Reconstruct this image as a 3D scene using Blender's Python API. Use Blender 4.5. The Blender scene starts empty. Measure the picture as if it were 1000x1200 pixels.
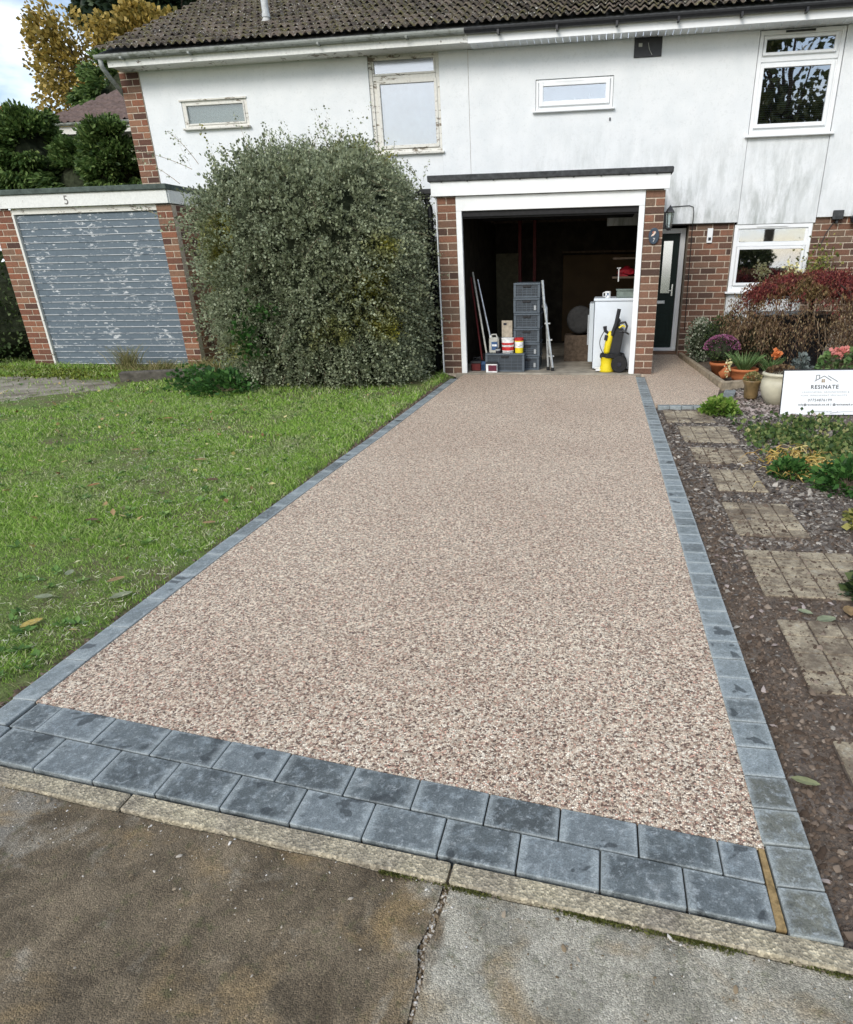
import bpy, bmesh, math, random
import numpy as np
from mathutils import Matrix, Vector
random.seed(7); rng = np.random.default_rng(7)
scene = bpy.context.scene
COL = scene.collection
PI = math.pi

# ------------------------------------------------------------------ camera, world, sun, exposure
cam_data = bpy.data.cameras.new('camera'); cam = bpy.data.objects.new('camera', cam_data); COL.objects.link(cam)
cam_data.sensor_fit = 'HORIZONTAL'; cam_data.sensor_width = 36.0
cam_data.lens = 36.0 * 0.75662
cam_data.shift_x = -0.0826; cam_data.shift_y = 0.05555
cam_data.clip_start = 0.05; cam_data.clip_end = 1000
cam.matrix_world = (Matrix.Translation((0, 0, 1.4)) @ Matrix.Rotation(0.158321, 4, 'Z')
                    @ Matrix.Rotation(1.143663, 4, 'X') @ Matrix.Rotation(-0.019149, 4, 'Z'))
scene.camera = cam

SUN_EL, SUN_AZ = math.radians(34), math.radians(200)      # azimuth clockwise from +Y: the sun is behind the camera
world = bpy.data.worlds.new('World'); scene.world = world; world.use_nodes = True
wn = world.node_tree; wn.nodes.clear()
w_out = wn.nodes.new('ShaderNodeOutputWorld'); w_bg = wn.nodes.new('ShaderNodeBackground')
sky = wn.nodes.new('ShaderNodeTexSky'); sky.sky_type = 'NISHITA'; sky.sun_disc = False
sky.sun_elevation = SUN_EL; sky.sun_rotation = SUN_AZ
w_tc = wn.nodes.new('ShaderNodeTexCoord'); w_map = wn.nodes.new('ShaderNodeMapping')
w_map.inputs['Scale'].default_value = (1.6, 1.6, 4.0)
w_no = wn.nodes.new('ShaderNodeTexNoise'); w_no.inputs['Scale'].default_value = 2.6; w_no.inputs['Detail'].default_value = 8
w_no.inputs['Roughness'].default_value = 0.55
w_rp = wn.nodes.new('ShaderNodeValToRGB')
w_rp.color_ramp.elements[0].position = 0.42; w_rp.color_ramp.elements[0].color = (0.0, 0.0, 0.0, 1)
w_rp.color_ramp.elements[1].position = 0.62; w_rp.color_ramp.elements[1].color = (1, 1, 1, 1)
w_mix = wn.nodes.new('ShaderNodeMix'); w_mix.data_type = 'RGBA'
w_mix.inputs[7].default_value = (7.6, 8.1, 8.8, 1)
L = wn.links
L.new(w_tc.outputs['Generated'], w_map.inputs['Vector']); L.new(w_map.outputs[0], w_no.inputs['Vector'])
L.new(w_no.outputs[0], w_rp.inputs[0]); L.new(w_rp.outputs[0], w_mix.inputs[0]); L.new(sky.outputs[0], w_mix.inputs[6])
L.new(w_mix.outputs[2], w_bg.inputs['Color']); L.new(w_bg.outputs[0], w_out.inputs[0])
w_bg.inputs['Strength'].default_value = 0.092
sun_d = bpy.data.lights.new('sun', 'SUN'); sun_o = bpy.data.objects.new('sun', sun_d); COL.objects.link(sun_o)
sun_d.energy = 1.2; sun_d.angle = math.radians(24); sun_d.color = (1.0, 0.95, 0.88)
sd = Vector((math.sin(SUN_AZ) * math.cos(SUN_EL), math.cos(SUN_AZ) * math.cos(SUN_EL), math.sin(SUN_EL)))
sun_o.rotation_euler = sd.to_track_quat('Z', 'Y').to_euler()
vs = scene.view_settings
scene.display_settings.display_device = 'sRGB'
vs.view_transform = 'Standard'; vs.look = 'None'; vs.exposure = 0.97; vs.gamma = 1.0; vs.use_curve_mapping = False
scene.render.film_transparent = False

# ------------------------------------------------------------------ material helpers
class NT:
    def __init__(s, name):
        s.m = bpy.data.materials.new(name); s.m.use_nodes = True; s.t = s.m.node_tree
        s.b = s.t.nodes['Principled BSDF']; s.o = s.t.nodes['Material Output']; s._pos = None
    def n(s, ty, **kw):
        nd = s.t.nodes.new(ty)
        for k, v in kw.items(): setattr(nd, k, v)
        return nd
    def l(s, a, b): s.t.links.new(a, b)
    def put(s, sock, v):
        if hasattr(v, 'is_output') or isinstance(v, bpy.types.NodeSocket): s.l(v, sock)
        elif isinstance(v, (tuple, list)) and len(v) == 3 and sock.type == 'RGBA': sock.default_value = (*v, 1)
        else: sock.default_value = v
    def pos(s):
        if s._pos is None: s._pos = s.n('ShaderNodeNewGeometry').outputs['Position']
        return s._pos
    def scaled(s, sc, off=None):
        mp = s.n('ShaderNodeMapping'); s.l(s.pos(), mp.inputs['Vector']); mp.inputs['Scale'].default_value = sc
        if off is not None: s.put(mp.inputs['Location'], off)
        return mp.outputs[0]
    def noise(s, scale, detail=4, rough=.55, vec=None, dist=0):
        nd = s.n('ShaderNodeTexNoise'); s.l(vec or s.pos(), nd.inputs['Vector'])
        nd.inputs['Scale'].default_value = scale; nd.inputs['Detail'].default_value = detail
        nd.inputs['Roughness'].default_value = rough; nd.inputs['Distortion'].default_value = dist
        return nd.outputs[0]
    def voro(s, scale, feature='F1', vec=None, rnd=1.0):
        nd = s.n('ShaderNodeTexVoronoi', feature=feature); s.l(vec or s.pos(), nd.inputs['Vector'])
        nd.inputs['Scale'].default_value = scale; nd.inputs['Randomness'].default_value = rnd
        return nd
    def ramp(s, fac, stops, interp='LINEAR'):
        nd = s.n('ShaderNodeValToRGB'); s.put(nd.inputs[0], fac); cr = nd.color_ramp; cr.interpolation = interp
        while len(cr.elements) < len(stops): cr.elements.new(.5)
        for e, (p, c) in zip(cr.elements, stops):
            e.position = p; e.color = (*c, 1) if isinstance(c, (tuple, list)) else (c, c, c, 1)
        return nd.outputs[0]
    def mix(s, fac, a, b, blend='MIX'):
        nd = s.n('ShaderNodeMix', data_type='RGBA', blend_type=blend)
        s.put(nd.inputs[0], fac); s.put(nd.inputs[6], a); s.put(nd.inputs[7], b); return nd.outputs[2]
    def math(s, op, a, b=0.0, clamp=False):
        nd = s.n('ShaderNodeMath', operation=op, use_clamp=clamp); s.put(nd.inputs[0], a); s.put(nd.inputs[1], b); return nd.outputs[0]
    def bump(s, h, strength=.5, dist=.01):
        nd = s.n('ShaderNodeBump'); s.put(nd.inputs['Height'], h); nd.inputs['Strength'].default_value = strength
        nd.inputs['Distance'].default_value = dist; s.l(nd.outputs[0], s.b.inputs['Normal'])
    def rand(s): return s.n('ShaderNodeObjectInfo').outputs['Random']
    def island(s): return s.n('ShaderNodeNewGeometry').outputs['Random Per Island']
    def sep(s):
        nd = s.n('ShaderNodeSeparateXYZ'); s.l(s.pos(), nd.inputs[0]); return nd.outputs
    def fin(s, col=None, rough=.7, spec=.3, metal=0.0):
        if col is not None: s.put(s.b.inputs['Base Color'], col)
        s.put(s.b.inputs['Roughness'], rough); s.put(s.b.inputs['Specular IOR Level'], spec); s.b.inputs['Metallic'].default_value = metal
        return s.m

def simple(name, col, rough=.6, spec=.3, metal=0, var=.25, sc=20, bmp=0.0):
    m = NT(name); n = m.noise(sc, 4, .6)
    c = m.mix(m.ramp(n, [(.3, 0.0), (.7, 1.0)]), tuple(x * (1 - var) for x in col), tuple(min(1, x * (1 + var)) for x in col))
    if bmp: m.bump(n, bmp, .004)
    return m.fin(c, rough, spec, metal)

def mat_resin():
    m = NT('resin_bound_gravel')
    warp = m.n('ShaderNodeTexNoise'); m.l(m.pos(), warp.inputs['Vector']); warp.inputs['Scale'].default_value = 60
    add = m.n('ShaderNodeVectorMath', operation='MULTIPLY_ADD'); m.l(warp.outputs['Color'], add.inputs[0]); add.inputs[1].default_value = (.007,) * 3; m.l(m.pos(), add.inputs[2])
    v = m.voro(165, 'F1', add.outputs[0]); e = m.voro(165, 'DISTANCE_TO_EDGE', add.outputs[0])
    sp = m.n('ShaderNodeSeparateColor'); m.l(v.outputs['Color'], sp.inputs[0])
    c = m.ramp(sp.outputs[0], [(0, (.10, .065, .055)), (.10, (.24, .15, .125)), (.20, (.50, .36, .29)), (.32, (.70, .57, .47)),
                               (.50, (.84, .73, .62)), (.70, (.94, .87, .78)), (.93, (.70, .43, .35))], 'CONSTANT')
    c = m.mix(m.math('MULTIPLY', sp.outputs[1], .22), c, (.60, .47, .39))
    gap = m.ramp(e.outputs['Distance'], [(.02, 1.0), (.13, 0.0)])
    c = m.mix(m.math('MULTIPLY', gap, .5), c, (.17, .115, .09))  # crevices between stones: dark resin, with some crevice shade painted in
    mid = m.noise(62, 3, .6); c = m.mix(.85, c, m.ramp(mid, [(.36, (.60, .56, .52)), (.54, (1.25, 1.25, 1.22))]), 'MULTIPLY')
    mid2 = m.noise(27, 2, .5); c = m.mix(.5, c, m.ramp(mid2, [(.38, (.80, .78, .75)), (.56, (1.15, 1.15, 1.13))]), 'MULTIPLY')
    big = m.noise(.8, 3, .5)
    c = m.mix(1.0, c, m.ramp(big, [(.32, (.90, .86, .80)), (.68, (1.02, 1.01, .95))]), 'MULTIPLY')
    h = m.math('ADD', m.math('MULTIPLY', m.math('MINIMUM', e.outputs['Distance'], .25), 3.0), m.math('MULTIPLY', sp.outputs[2], .5))
    m.bump(h, .9, .004)
    return m.fin(c, .62, .35)

def mat_block(name, a, b, wet=True):
    m = NT(name); r = m.rand()
    cv = m.n('ShaderNodeCombineXYZ'); m.put(cv.inputs[0], m.math('MULTIPLY', r, 37.0)); m.put(cv.inputs[1], m.math('MULTIPLY', r, 91.0))
    vec = m.scaled((1, 1, 1), cv.outputs[0])
    n1 = m.noise(9, 5, .65, vec, .8); n2 = m.noise(26, 6, .7, vec, .4); n3 = m.noise(220, 3, .7)
    c = m.mix(m.ramp(n1, [(.3, 0.0), (.7, 1.0)]), a, b)
    c = m.mix(m.math('MULTIPLY', m.math('SUBTRACT', r, .62), 1.2, True), c, (.045, .05, .048))
    c = m.mix(m.math('MULTIPLY', m.math('SUBTRACT', .45, r), .9, True), c, (.27, .31, .325))
    c = m.mix(m.math('MULTIPLY', m.ramp(n2, [(.50, 0.0), (.70, 1.0)]), .5), c, (.33, .385, .41))
    n7 = m.noise(45, 6, .75, vec, .2); c = m.mix(m.math('MULTIPLY', m.ramp(n7, [(.53, 0.0), (.68, 1.0)]), .55), c, (.46, .50, .51)); c = m.mix(m.math('MULTIPLY', m.ramp(n7, [(.30, 1.0), (.42, 0.0)]), .6), c, (.035, .042, .048))
    c = m.mix(m.math('MULTIPLY', m.ramp(n1, [(.62, 0.0), (.72, 1.0)]), .4), c, (.45, .47, .46))
    if wet:
        n4 = m.noise(8.5, 3, .5, vec, .3)
        c = m.mix(m.math('MULTIPLY', m.ramp(n4, [(.62, 0.0), (.64, 1.0)]), .75), c, (.035, .042, .045))
    tc = m.n('ShaderNodeTexCoord'); sg = m.n('ShaderNodeSeparateXYZ'); m.l(tc.outputs['Generated'], sg.inputs[0])
    ex_ = m.math('ABSOLUTE', m.math('SUBTRACT', sg.outputs[0], .5)); ey_ = m.math('ABSOLUTE', m.math('SUBTRACT', sg.outputs[1], .5))
    ed = m.math('ADD', m.math('MAXIMUM', ex_, ey_), m.math('MULTIPLY', m.math('SUBTRACT', n7, .5), .25))
    c = m.mix(m.math('MULTIPLY', m.ramp(ed, [(.36, 0.0), (.47, 1.0)]), .55), c, (.38, .42, .42))
    c = m.mix(.6, c, m.ramp(n3, [(.35, .45), (.65, 1.35)]), 'MULTIPLY')
    m.bump(m.math('ADD', m.math('MULTIPLY', n3, .8), n7), .6, .003)
    return m.fin(c, .55, .4)

def mat_brick(name, stops):
    m = NT(name); r = m.rand()
    c = m.ramp(r, stops)
    n = m.noise(60, 5, .7); n2 = m.noise(9, 4, .6)
    c = m.mix(.7, c, m.ramp(n, [(.3, .55), (.7, 1.35)]), 'MULTIPLY')
    c = m.mix(m.math('MULTIPLY', m.ramp(n2, [(.55, 0.0), (.75, 1.0)]), .45), c, (.10, .085, .075))
    m.bump(n, .6, .004)
    return m.fin(c, .85, .2)

def mat_road():
    m = NT('worn_mossy_tarmac'); x, y, z = m.sep()[:3]
    fine = m.voro(300, 'F1'); sp = m.n('ShaderNodeSeparateColor'); m.l(fine.outputs['Color'], sp.inputs[0])
    n1 = m.noise(2.2, 6, .6, None, .6); n2 = m.noise(7, 6, .65, None, .5); n3 = m.noise(28, 5, .7); nf = m.noise(160, 3, .7)
    dark = m.mix(m.ramp(n2, [(.35, 0.0), (.65, 1.0)]), (.088, .068, .044), (.200, .158, .105))
    grey = m.mix(m.ramp(n2, [(.35, 0.0), (.65, 1.0)]), (.23, .215, .17), (.45, .42, .345))
    side = m.math('ADD', m.math('MULTIPLY', m.math('ADD', x, .46), 5.0), m.math('MULTIPLY', m.math('SUBTRACT', n1, .5), 3.4))
    c = m.mix(m.ramp(side, [(.35, 0.0), (.6, 1.0)]), dark, grey)
    # pale film at the far left and orange sand stains
    left = m.math('ADD', m.math('MULTIPLY', m.math('ADD', x, 1.35), -3.0), m.math('MULTIPLY', m.math('SUBTRACT', n2, .5), 3.0))
    c = m.mix(m.math('MULTIPLY', m.ramp(left, [(.3, 0.0), (.8, 1.0)]), .6), c, (.26, .25, .22))
    n5 = m.noise(4.2, 5, .6, m.scaled((1, 1.3, 1), (3.1, 7.7, 0)), .5)
    c = m.mix(m.math('MULTIPLY', m.ramp(n5, [(.52, 0.0), (.68, 1.0)]), .7), c, (.27, .19, .095))
    n6 = m.noise(5.5, 5, .6, m.scaled((1, 1, 1), (13.1, 1.7, 0)), .5)
    c = m.mix(m.math('MULTIPLY', m.ramp(n6, [(.57, 0.0), (.68, 1.0)]), .5), c, (.34, .31, .25))
    c = m.mix(m.math('MULTIPLY', m.ramp(n3, [(.56, 0.0), (.68, 1.0)]), .45), c, (.075, .085, .03))
    c = m.mix(.75, c, m.ramp(sp.outputs[0], [(0, .55), (.5, .98), (.9, 1.35), (1, 1.8)]), 'MULTIPLY')
    m.bump(m.math('ADD', m.math('MULTIPLY', fine.outputs['Distance'], -1.2), m.math('ADD', nf, m.math('MULTIPLY', n3, 1.0))), .7, .004)
    return m.fin(c, .82, .25)

def mat_curb():
    m = NT('aggregate_concrete'); v = m.voro(150, 'F1'); sp = m.n('ShaderNodeSeparateColor'); m.l(v.outputs['Color'], sp.inputs[0])
    n = m.noise(6, 5, .6); n2 = m.noise(40, 4, .7)
    c = m.mix(m.ramp(n, [(.35, 0.0), (.65, 1.0)]), (.23, .20, .155), (.42, .37, .26))
    c = m.mix(.7, c, m.ramp(sp.outputs[0], [(0, .4), (.4, .85), (.8, 1.25), (1, 1.9)]), 'MULTIPLY')
    c = m.mix(m.math('MULTIPLY', m.ramp(n2, [(.58, 0.0), (.7, 1.0)]), .5), c, (.11, .10, .06))
    m.bump(m.math('ADD', v.outputs['Distance'], n2), .8, .005)
    return m.fin(c, .85, .2)

def mat_soil():
    m = NT('bare_soil'); n = m.noise(8, 6, .7); n2 = m.noise(55, 5, .7); n3 = m.noise(2.0, 3, .5)
    c = m.mix(m.ramp(n, [(.3, 0.0), (.7, 1.0)]), (.085, .064, .050), (.21, .17, .135))
    c = m.mix(m.math('MULTIPLY', m.ramp(n3, [(.56, 0.0), (.7, 1.0)]), .45), c, (.20, .175, .16))
    c = m.mix(.6, c, m.ramp(n2, [(.3, .5), (.7, 1.4)]), 'MULTIPLY')
    m.bump(m.math('ADD', n2, n), .9, .02)
    return m.fin(c, .9, .15)

def mat_lawn_earth():
    m = NT('lawn_earth'); n = m.noise(3.5, 6, .65); n2 = m.noise(70, 4, .7)
    c = m.mix(m.ramp(n, [(.35, 0.0), (.62, 1.0)]), (.15, .125, .075), (.13, .20, .05))
    c = m.mix(.6, c, m.ramp(n2, [(.3, .5), (.7, 1.5)]), 'MULTIPLY')
    m.bump(n2, .8, .02)
    return m.fin(c, .9, .1)

def mat_leaf(name, stops, patch=None, pscale=2.0, prange=(.55, .68), trans=.25, rough=.55):
    m = NT(name); c = m.ramp(m.island(), stops)
    if patch is not None: c = m.mix(m.ramp(m.noise(pscale, 3, .5), [(prange[0], 0.0), (prange[1], 1.0)]), c, m.ramp(m.island(), patch))
    m.fin(c, rough, .25)
    tr = m.n('ShaderNodeBsdfTranslucent'); m.put(tr.inputs[0], c); mx = m.n('ShaderNodeMixShader'); mx.inputs[0].default_value = trans
    m.l(m.b.outputs[0], mx.inputs[1]); m.l(tr.outputs[0], mx.inputs[2]); m.l(mx.outputs[0], m.o.inputs[0])
    return m.m

def mat_render(name='white_render', stains=True):
    m = NT(name); n = m.noise(3, 5, .6); nb = m.noise(75, 5, .7)
    x, y, z = m.sep()[:3]
    c = m.mix(m.ramp(n, [(.3, 0.0), (.7, 1.0)]), (.70, .73, .745), (.78, .80, .81))
    if stains:
        st = m.noise(1.0, 6, .7, m.scaled((7.5, 7.5, 2.0)), .3)
        zone = m.ramp(z, [(0, 0.0), (1, 0.0)])
        zf = m.math('MULTIPLY', m.math('SUBTRACT', 3.35, z), .8, True)          # dirt sits low on the wall, under the windows
        xf = m.math('MULTIPLY', m.math('ADD', x, 2.1), 2.0, True)
        big = m.noise(1.1, 3, .5)
        f = m.math('MULTIPLY', m.math('MULTIPLY', m.ramp(st, [(.40, 0.0), (.62, 1.0)]), zf), m.math('ADD', m.math('MULTIPLY', xf, .8), .12))
        f = m.math('MULTIPLY', f, m.ramp(big, [(.38, .25), (.62, 1.0)]))
        c = m.mix(m.math('MULTIPLY', f, .8, True), c, (.28, .305, .285))
        sp = m.noise(24, 5, .75); c = m.mix(m.math('MULTIPLY', m.ramp(sp, [(.52, 0.0), (.68, 1.0)]), .22), c, (.42, .45, .45))
    m.bump(nb, .5, .006)
    return m.fin(c, .8, .2)

def mat_peel(name, paint, under, lo=.56, hi=.60, sc=7.0, rough=.6, stretch=(1, 1, 3)):
    m = NT(name); n = m.noise(sc, 8, .72, m.scaled(stretch), .3); n2 = m.noise(30, 4, .6)
    nb_ = m.noise(sc * .22, 3, .5); n = m.math('ADD', n, m.math('MULTIPLY', m.math('SUBTRACT', nb_, .5), .35))
    c = m.mix(m.ramp(n, [(lo, 0.0), (hi, 1.0)]), paint, under)
    c = m.mix(.35, c, m.ramp(n2, [(.3, .7), (.7, 1.15)]), 'MULTIPLY')
    m.bump(m.ramp(n, [(lo, 1.0), (hi, 0.0)]), .4, .002)
    return m.fin(c, rough, .3)

def mat_sett():
    m = NT('stained_sandstone_setts'); n = m.noise(5, 6, .65, None, .5); n2 = m.noise(24, 5, .7); n3 = m.noise(90, 4, .7)
    c = m.mix(m.ramp(n, [(.35, 0.0), (.62, 1.0)]), (.23, .19, .135), (.44, .375, .265))
    c = m.mix(m.math('MULTIPLY', m.ramp(n2, [(.50, 0.0), (.62, 1.0)]), .7), c, (.115, .085, .06))
    c = m.mix(m.math('MULTIPLY', m.ramp(n2, [(.34, 1.0), (.44, 0.0)]), .6), c, (.40, .37, .30))
    c = m.mix(.6, c, m.ramp(n3, [(.3, .55), (.7, 1.4)]), 'MULTIPLY')
    c = m.mix(m.math('MULTIPLY', m.ramp(m.noise(3.1, 5, .65, None, .4), [(.50, 0.0), (.60, 1.0)]), .75), c, (.12, .092, .068))
    m.bump(m.math('ADD', n3, n2), .8, .008)
    return m.fin(c, .88, .2)

def mat_tile():
    m = NT('concrete_roof_tile'); c = m.ramp(m.island(), [(0, (.045, .038, .034)), (.5, (.085, .070, .058)), (1, (.135, .110, .09))])
    n = m.noise(9, 5, .7); n2 = m.noise(34, 5, .7); n3 = m.noise(3, 4, .6)
    c = m.mix(m.math('MULTIPLY', m.ramp(n, [(.48, 0.0), (.62, 1.0)]), .65), c, (.105, .10, .035))
    c = m.mix(m.math('MULTIPLY', m.ramp(n2, [(.60, 0.0), (.63, 1.0)]), .9), c, (.50, .50, .46))
    c = m.mix(.5, c, m.ramp(n3, [(.3, .7), (.7, 1.2)]), 'MULTIPLY')
    m.bump(n2, .6, .006)
    return m.fin(c, .9, .15)

def mat_glass(name, tint=(.9, .95, .95), rough=.02, refl=.5):
    m = NT(name); tp = m.n('ShaderNodeBsdfTransparent'); tp.inputs[0].default_value = (*tint, 1)
    gl = m.n('ShaderNodeBsdfGlossy'); gl.inputs['Roughness'].default_value = rough
    gl.inputs['Color'].default_value = (.95, .97, 1, 1)
    mx = m.n('ShaderNodeMixShader'); mx.inputs[0].default_value = refl
    n = m.noise(1.3, 2, .5); b = m.n('ShaderNodeBump'); m.put(b.inputs['Height'], n); b.inputs['Strength'].default_value = .06; b.inputs['Distance'].default_value = .02
    m.l(b.outputs[0], gl.inputs['Normal'])
    m.l(tp.outputs[0], mx.inputs[1]); m.l(gl.outputs[0], mx.inputs[2]); m.l(mx.outputs[0], m.o.inputs[0]); return m.m

def mat_grass():
    m = NT('grass_blade')
    i = m.island()
    c = m.ramp(i, [(0, (.10, .18, .035)), (.3, (.21, .36, .055)), (.6, (.31, .50, .08)), (.84, (.38, .52, .14)), (.92, (.47, .48, .24)), (1, (.66, .63, .42))])
    n = m.noise(1.6, 4, .6)
    c = m.mix(m.ramp(n, [(.50, 0.0), (.70, .65)]), c, m.ramp(i, [(0, (.15, .18, .07)), (.5, (.30, .34, .16)), (1, (.60, .57, .38))]))
    m.fin(c, .6, .2)
    tr = m.n('ShaderNodeBsdfTranslucent'); m.put(tr.inputs[0], c); mx = m.n('ShaderNodeMixShader'); mx.inputs[0].default_value = .3
    m.l(m.b.outputs[0], mx.inputs[1]); m.l(tr.outputs[0], mx.inputs[2]); m.l(mx.outputs[0], m.o.inputs[0]); return m.m

RED = [(0, (.08, .045, .036)), (.2, (.15, .072, .050)), (.42, (.21, .088, .055)), (.62, (.26, .11, .065)), (.8, (.18, .115, .08)), (1, (.30, .15, .09))]
BRN = [(0, (.07, .045, .036)), (.25, (.13, .074, .053)), (.5, (.185, .094, .062)), (.75, (.17, .115, .082)), (1, (.25, .115, .072))]
MT = dict(sandsoil=simple('crack_silt', (.10, .075, .048), .9, .1, 0, .4, 40, .6),
   
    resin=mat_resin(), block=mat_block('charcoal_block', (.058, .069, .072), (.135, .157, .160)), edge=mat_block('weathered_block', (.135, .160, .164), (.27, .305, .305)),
    old=mat_block('brown_grey_block', (.085, .088, .075), (.20, .205, .165)), sand=simple('jointing_sand', (.27, .19, .09), .9, .1, 0, .4, 60, .6),
    brick=mat_brick('red_brick', RED), brickb=mat_brick('brown_brick', BRN), mortar=simple('mortar', (.46, .39, .31), .9, .1, 0, .3, 40, .4),
    road=mat_road(), curb=mat_curb(), soil=mat_soil(), earth=mat_lawn_earth(), grass=mat_grass(),
    render=mat_render(), tile=mat_tile(),
    upvc=simple('white_upvc', (.80, .82, .83), .35, .4, 0, .04, 6), oldwhite=mat_peel('peeling_white_paint', (.68, .67, .62), (.20, .17, .13), .58, .63),
    whitepaint=simple('white_paint', (.80, .82, .82), .5, .35, 0, .05, 8), oldfascia=mat_peel('flaking_fascia', (.72, .73, .70), (.20, .17, .14), .63, .66, 8),
    slat=mat_peel('flaking_blue_grey_paint', (.115, .150, .180), (.56, .58, .59), .585, .63, 9.5, .55, (1, 1, 2.8)),
    gutter=mat_peel('lichened_grey_gutter', (.33, .35, .33), (.16, .17, .14), .48, .62, 9), black=simple('black_plastic', (.018, .019, .022), .4, .4),
    felt=simple('roofing_felt', (.055, .058, .06), .9, .2, 0, .4, 18, .5), greenfelt=simple('mossy_roofing_felt', (.075, .095, .085), .9, .2, 0, .35, 14, .5),
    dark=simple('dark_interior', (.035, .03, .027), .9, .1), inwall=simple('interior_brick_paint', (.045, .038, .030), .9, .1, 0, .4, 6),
    conc=simple('garage_floor_concrete', (.30, .27, .22), .85, .2, 0, .35, 5, .4), tan=simple('tan_hardboard', (.09, .058, .03), .7, .2, 0, .2, 3),
    doorg=simple('dark_green_door', (.006, .018, .013), .5, .25), silver=simple('aluminium', (.55, .57, .58), .35, .5, .7), chrome=simple('chrome', (.7, .72, .72), .2, .5, .9),
    glass=mat_glass('window_glass', (.75, .8, .82), .02, .42), glass2=mat_glass('obscured_glass', (.7, .75, .78), .16, .30), glass1=mat_glass('satin_glass', (.8, .85, .85), .2, .10), glassdark=mat_glass('clear_dark_glass', (.5, .55, .58), .01, .34),
    room=simple('dim_room', (.03, .03, .035), .9, .1), net=simple('net_curtain_painted_cloud', (.36, .37, .40), .9, .1, 0, .6, 3.2),  # net mottling: cloud reflection and fold shading painted into the curtain grey
    frost=simple('frosted_grey_film', (.22, .24, .225), .6, .3, 0, .35, 40), blind=simple('white_blind', (.62, .64, .66), .6),
    crate=simple('grey_plastic_crate', (.085, .105, .125), .5, .35, 0, .12, 10), crated=simple('shaded_crate_plastic', (.045, .055, .066), .55, .3, 0, .12, 10),  # crated repeats the crate grey darker, painting recess shade onto the bodies
    yellow=simple('yellow_plastic', (.75, .60, .02), .4, .4, 0, .05), white=simple('white_enamel', (.68, .74, .80), .3, .5, 0, .05, 4), whitep=simple('white_plastic', (.75, .76, .76), .45),
    redp=simple('red_print', (.50, .03, .03), .5), bluep=simple('blue_print', (.04, .09, .20), .5), blackp=simple('black_print', (.02, .02, .03), .5), greyp=simple('grey_print', (.33, .35, .36), .6, .2, 0, 0),
    cardb=simple('cardboard', (.36, .31, .24), .8), beige=simple('cloudy_plastic', (.42, .42, .38), .5), rubber=simple('rubber', (.022, .022, .023), .75, .2),
    wood=simple('weathered_timber', (.30, .25, .18), .85, .2, 0, .4, 14, .5), terra=simple('terracotta', (.42, .14, .055), .75, .2, 0, .2, 8, .3), brownpot=simple('glazed_brown_pot', (.19, .13, .06), .4, .4, 0, .4, 12),
    cream=simple('cream_glaze', (.52, .49, .37), .4, .45, 0, .16, 7), sett=mat_sett(),
    bark=simple('bark', (.10, .075, .055), .9, .1, 0, .4, 20, .8), twig=simple('bare_twig', (.26, .20, .14), .85, .1, 0, .3, 10), darkbark=simple('dark_stems', (.045, .035, .028), .9, .1),  # darkbark: plain dark brown for the maple trunk and limbs
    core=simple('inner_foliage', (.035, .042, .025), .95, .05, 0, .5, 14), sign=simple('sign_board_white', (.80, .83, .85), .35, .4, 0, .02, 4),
    plaque=simple('slate_blue_plaque', (.035, .055, .08), .4, .4), slatechip=simple('plum_slate_chip', (.20, .16, .165), .7, .3, 0, .45, 30),
    redpaint=simple('dark_red_paint', (.10, .012, .012), .6), redplastic=simple('red_plastic', (.30, .01, .02), .5), greenbox=simple('green_grey_plastic', (.16, .20, .18), .5), wallpl=simple('neighbour_wall', (.42, .40, .38), .9),
)

# ------------------------------------------------------------------ object helpers
WL = {}
def link(o, parent=None, origin=Vector((0, 0, 0))):
    COL.objects.link(o)
    if parent is not None:
        o.parent = parent; o.matrix_parent_inverse = Matrix.Translation(-WL[parent.name])
    WL[o.name] = Vector(origin); o.location = origin
    return o
def tag(o, label=None, cat=None, group=None, kind=None):
    if label: o['label'] = label
    if cat: o['category'] = cat
    if group: o['group'] = group
    if kind: o['kind'] = kind
    return o
def thing(name, loc, label, cat, group=None):
    o = bpy.data.objects.new(name, None); o.empty_display_size = .1
    link(o, None, Vector(loc)); return tag(o, label, cat, group)
def raw(name, V, F, mat, parent=None, smooth=False, recenter=True):
    """V (n,3) array in world space, F (m,k) array of equal-length faces"""
    V = np.asarray(V, dtype=np.float32); F = np.asarray(F, dtype=np.int32); k = F.shape[1]
    org = Vector((0, 0, 0))
    if recenter:
        lo, hi = V.min(0), V.max(0); org = Vector((float(lo[0] + hi[0]) / 2, float(lo[1] + hi[1]) / 2, float(lo[2])))
        V = V - np.array(org, dtype=np.float32)
    me = bpy.data.meshes.new(name); me.vertices.add(len(V)); me.vertices.foreach_set('co', V.ravel())
    me.loops.add(F.size); me.loops.foreach_set('vertex_index', F.ravel())
    me.polygons.add(len(F)); me.polygons.foreach_set('loop_start', np.arange(0, F.size, k, dtype=np.int32))
    me.polygons.foreach_set('loop_total', np.full(len(F), k, dtype=np.int32))
    if smooth: me.polygons.foreach_set('use_smooth', np.ones(len(F), dtype=bool))
    me.update(calc_edges=True); me.materials.append(mat)
    o = bpy.data.objects.new(name, me); return link(o, parent, org)

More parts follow.
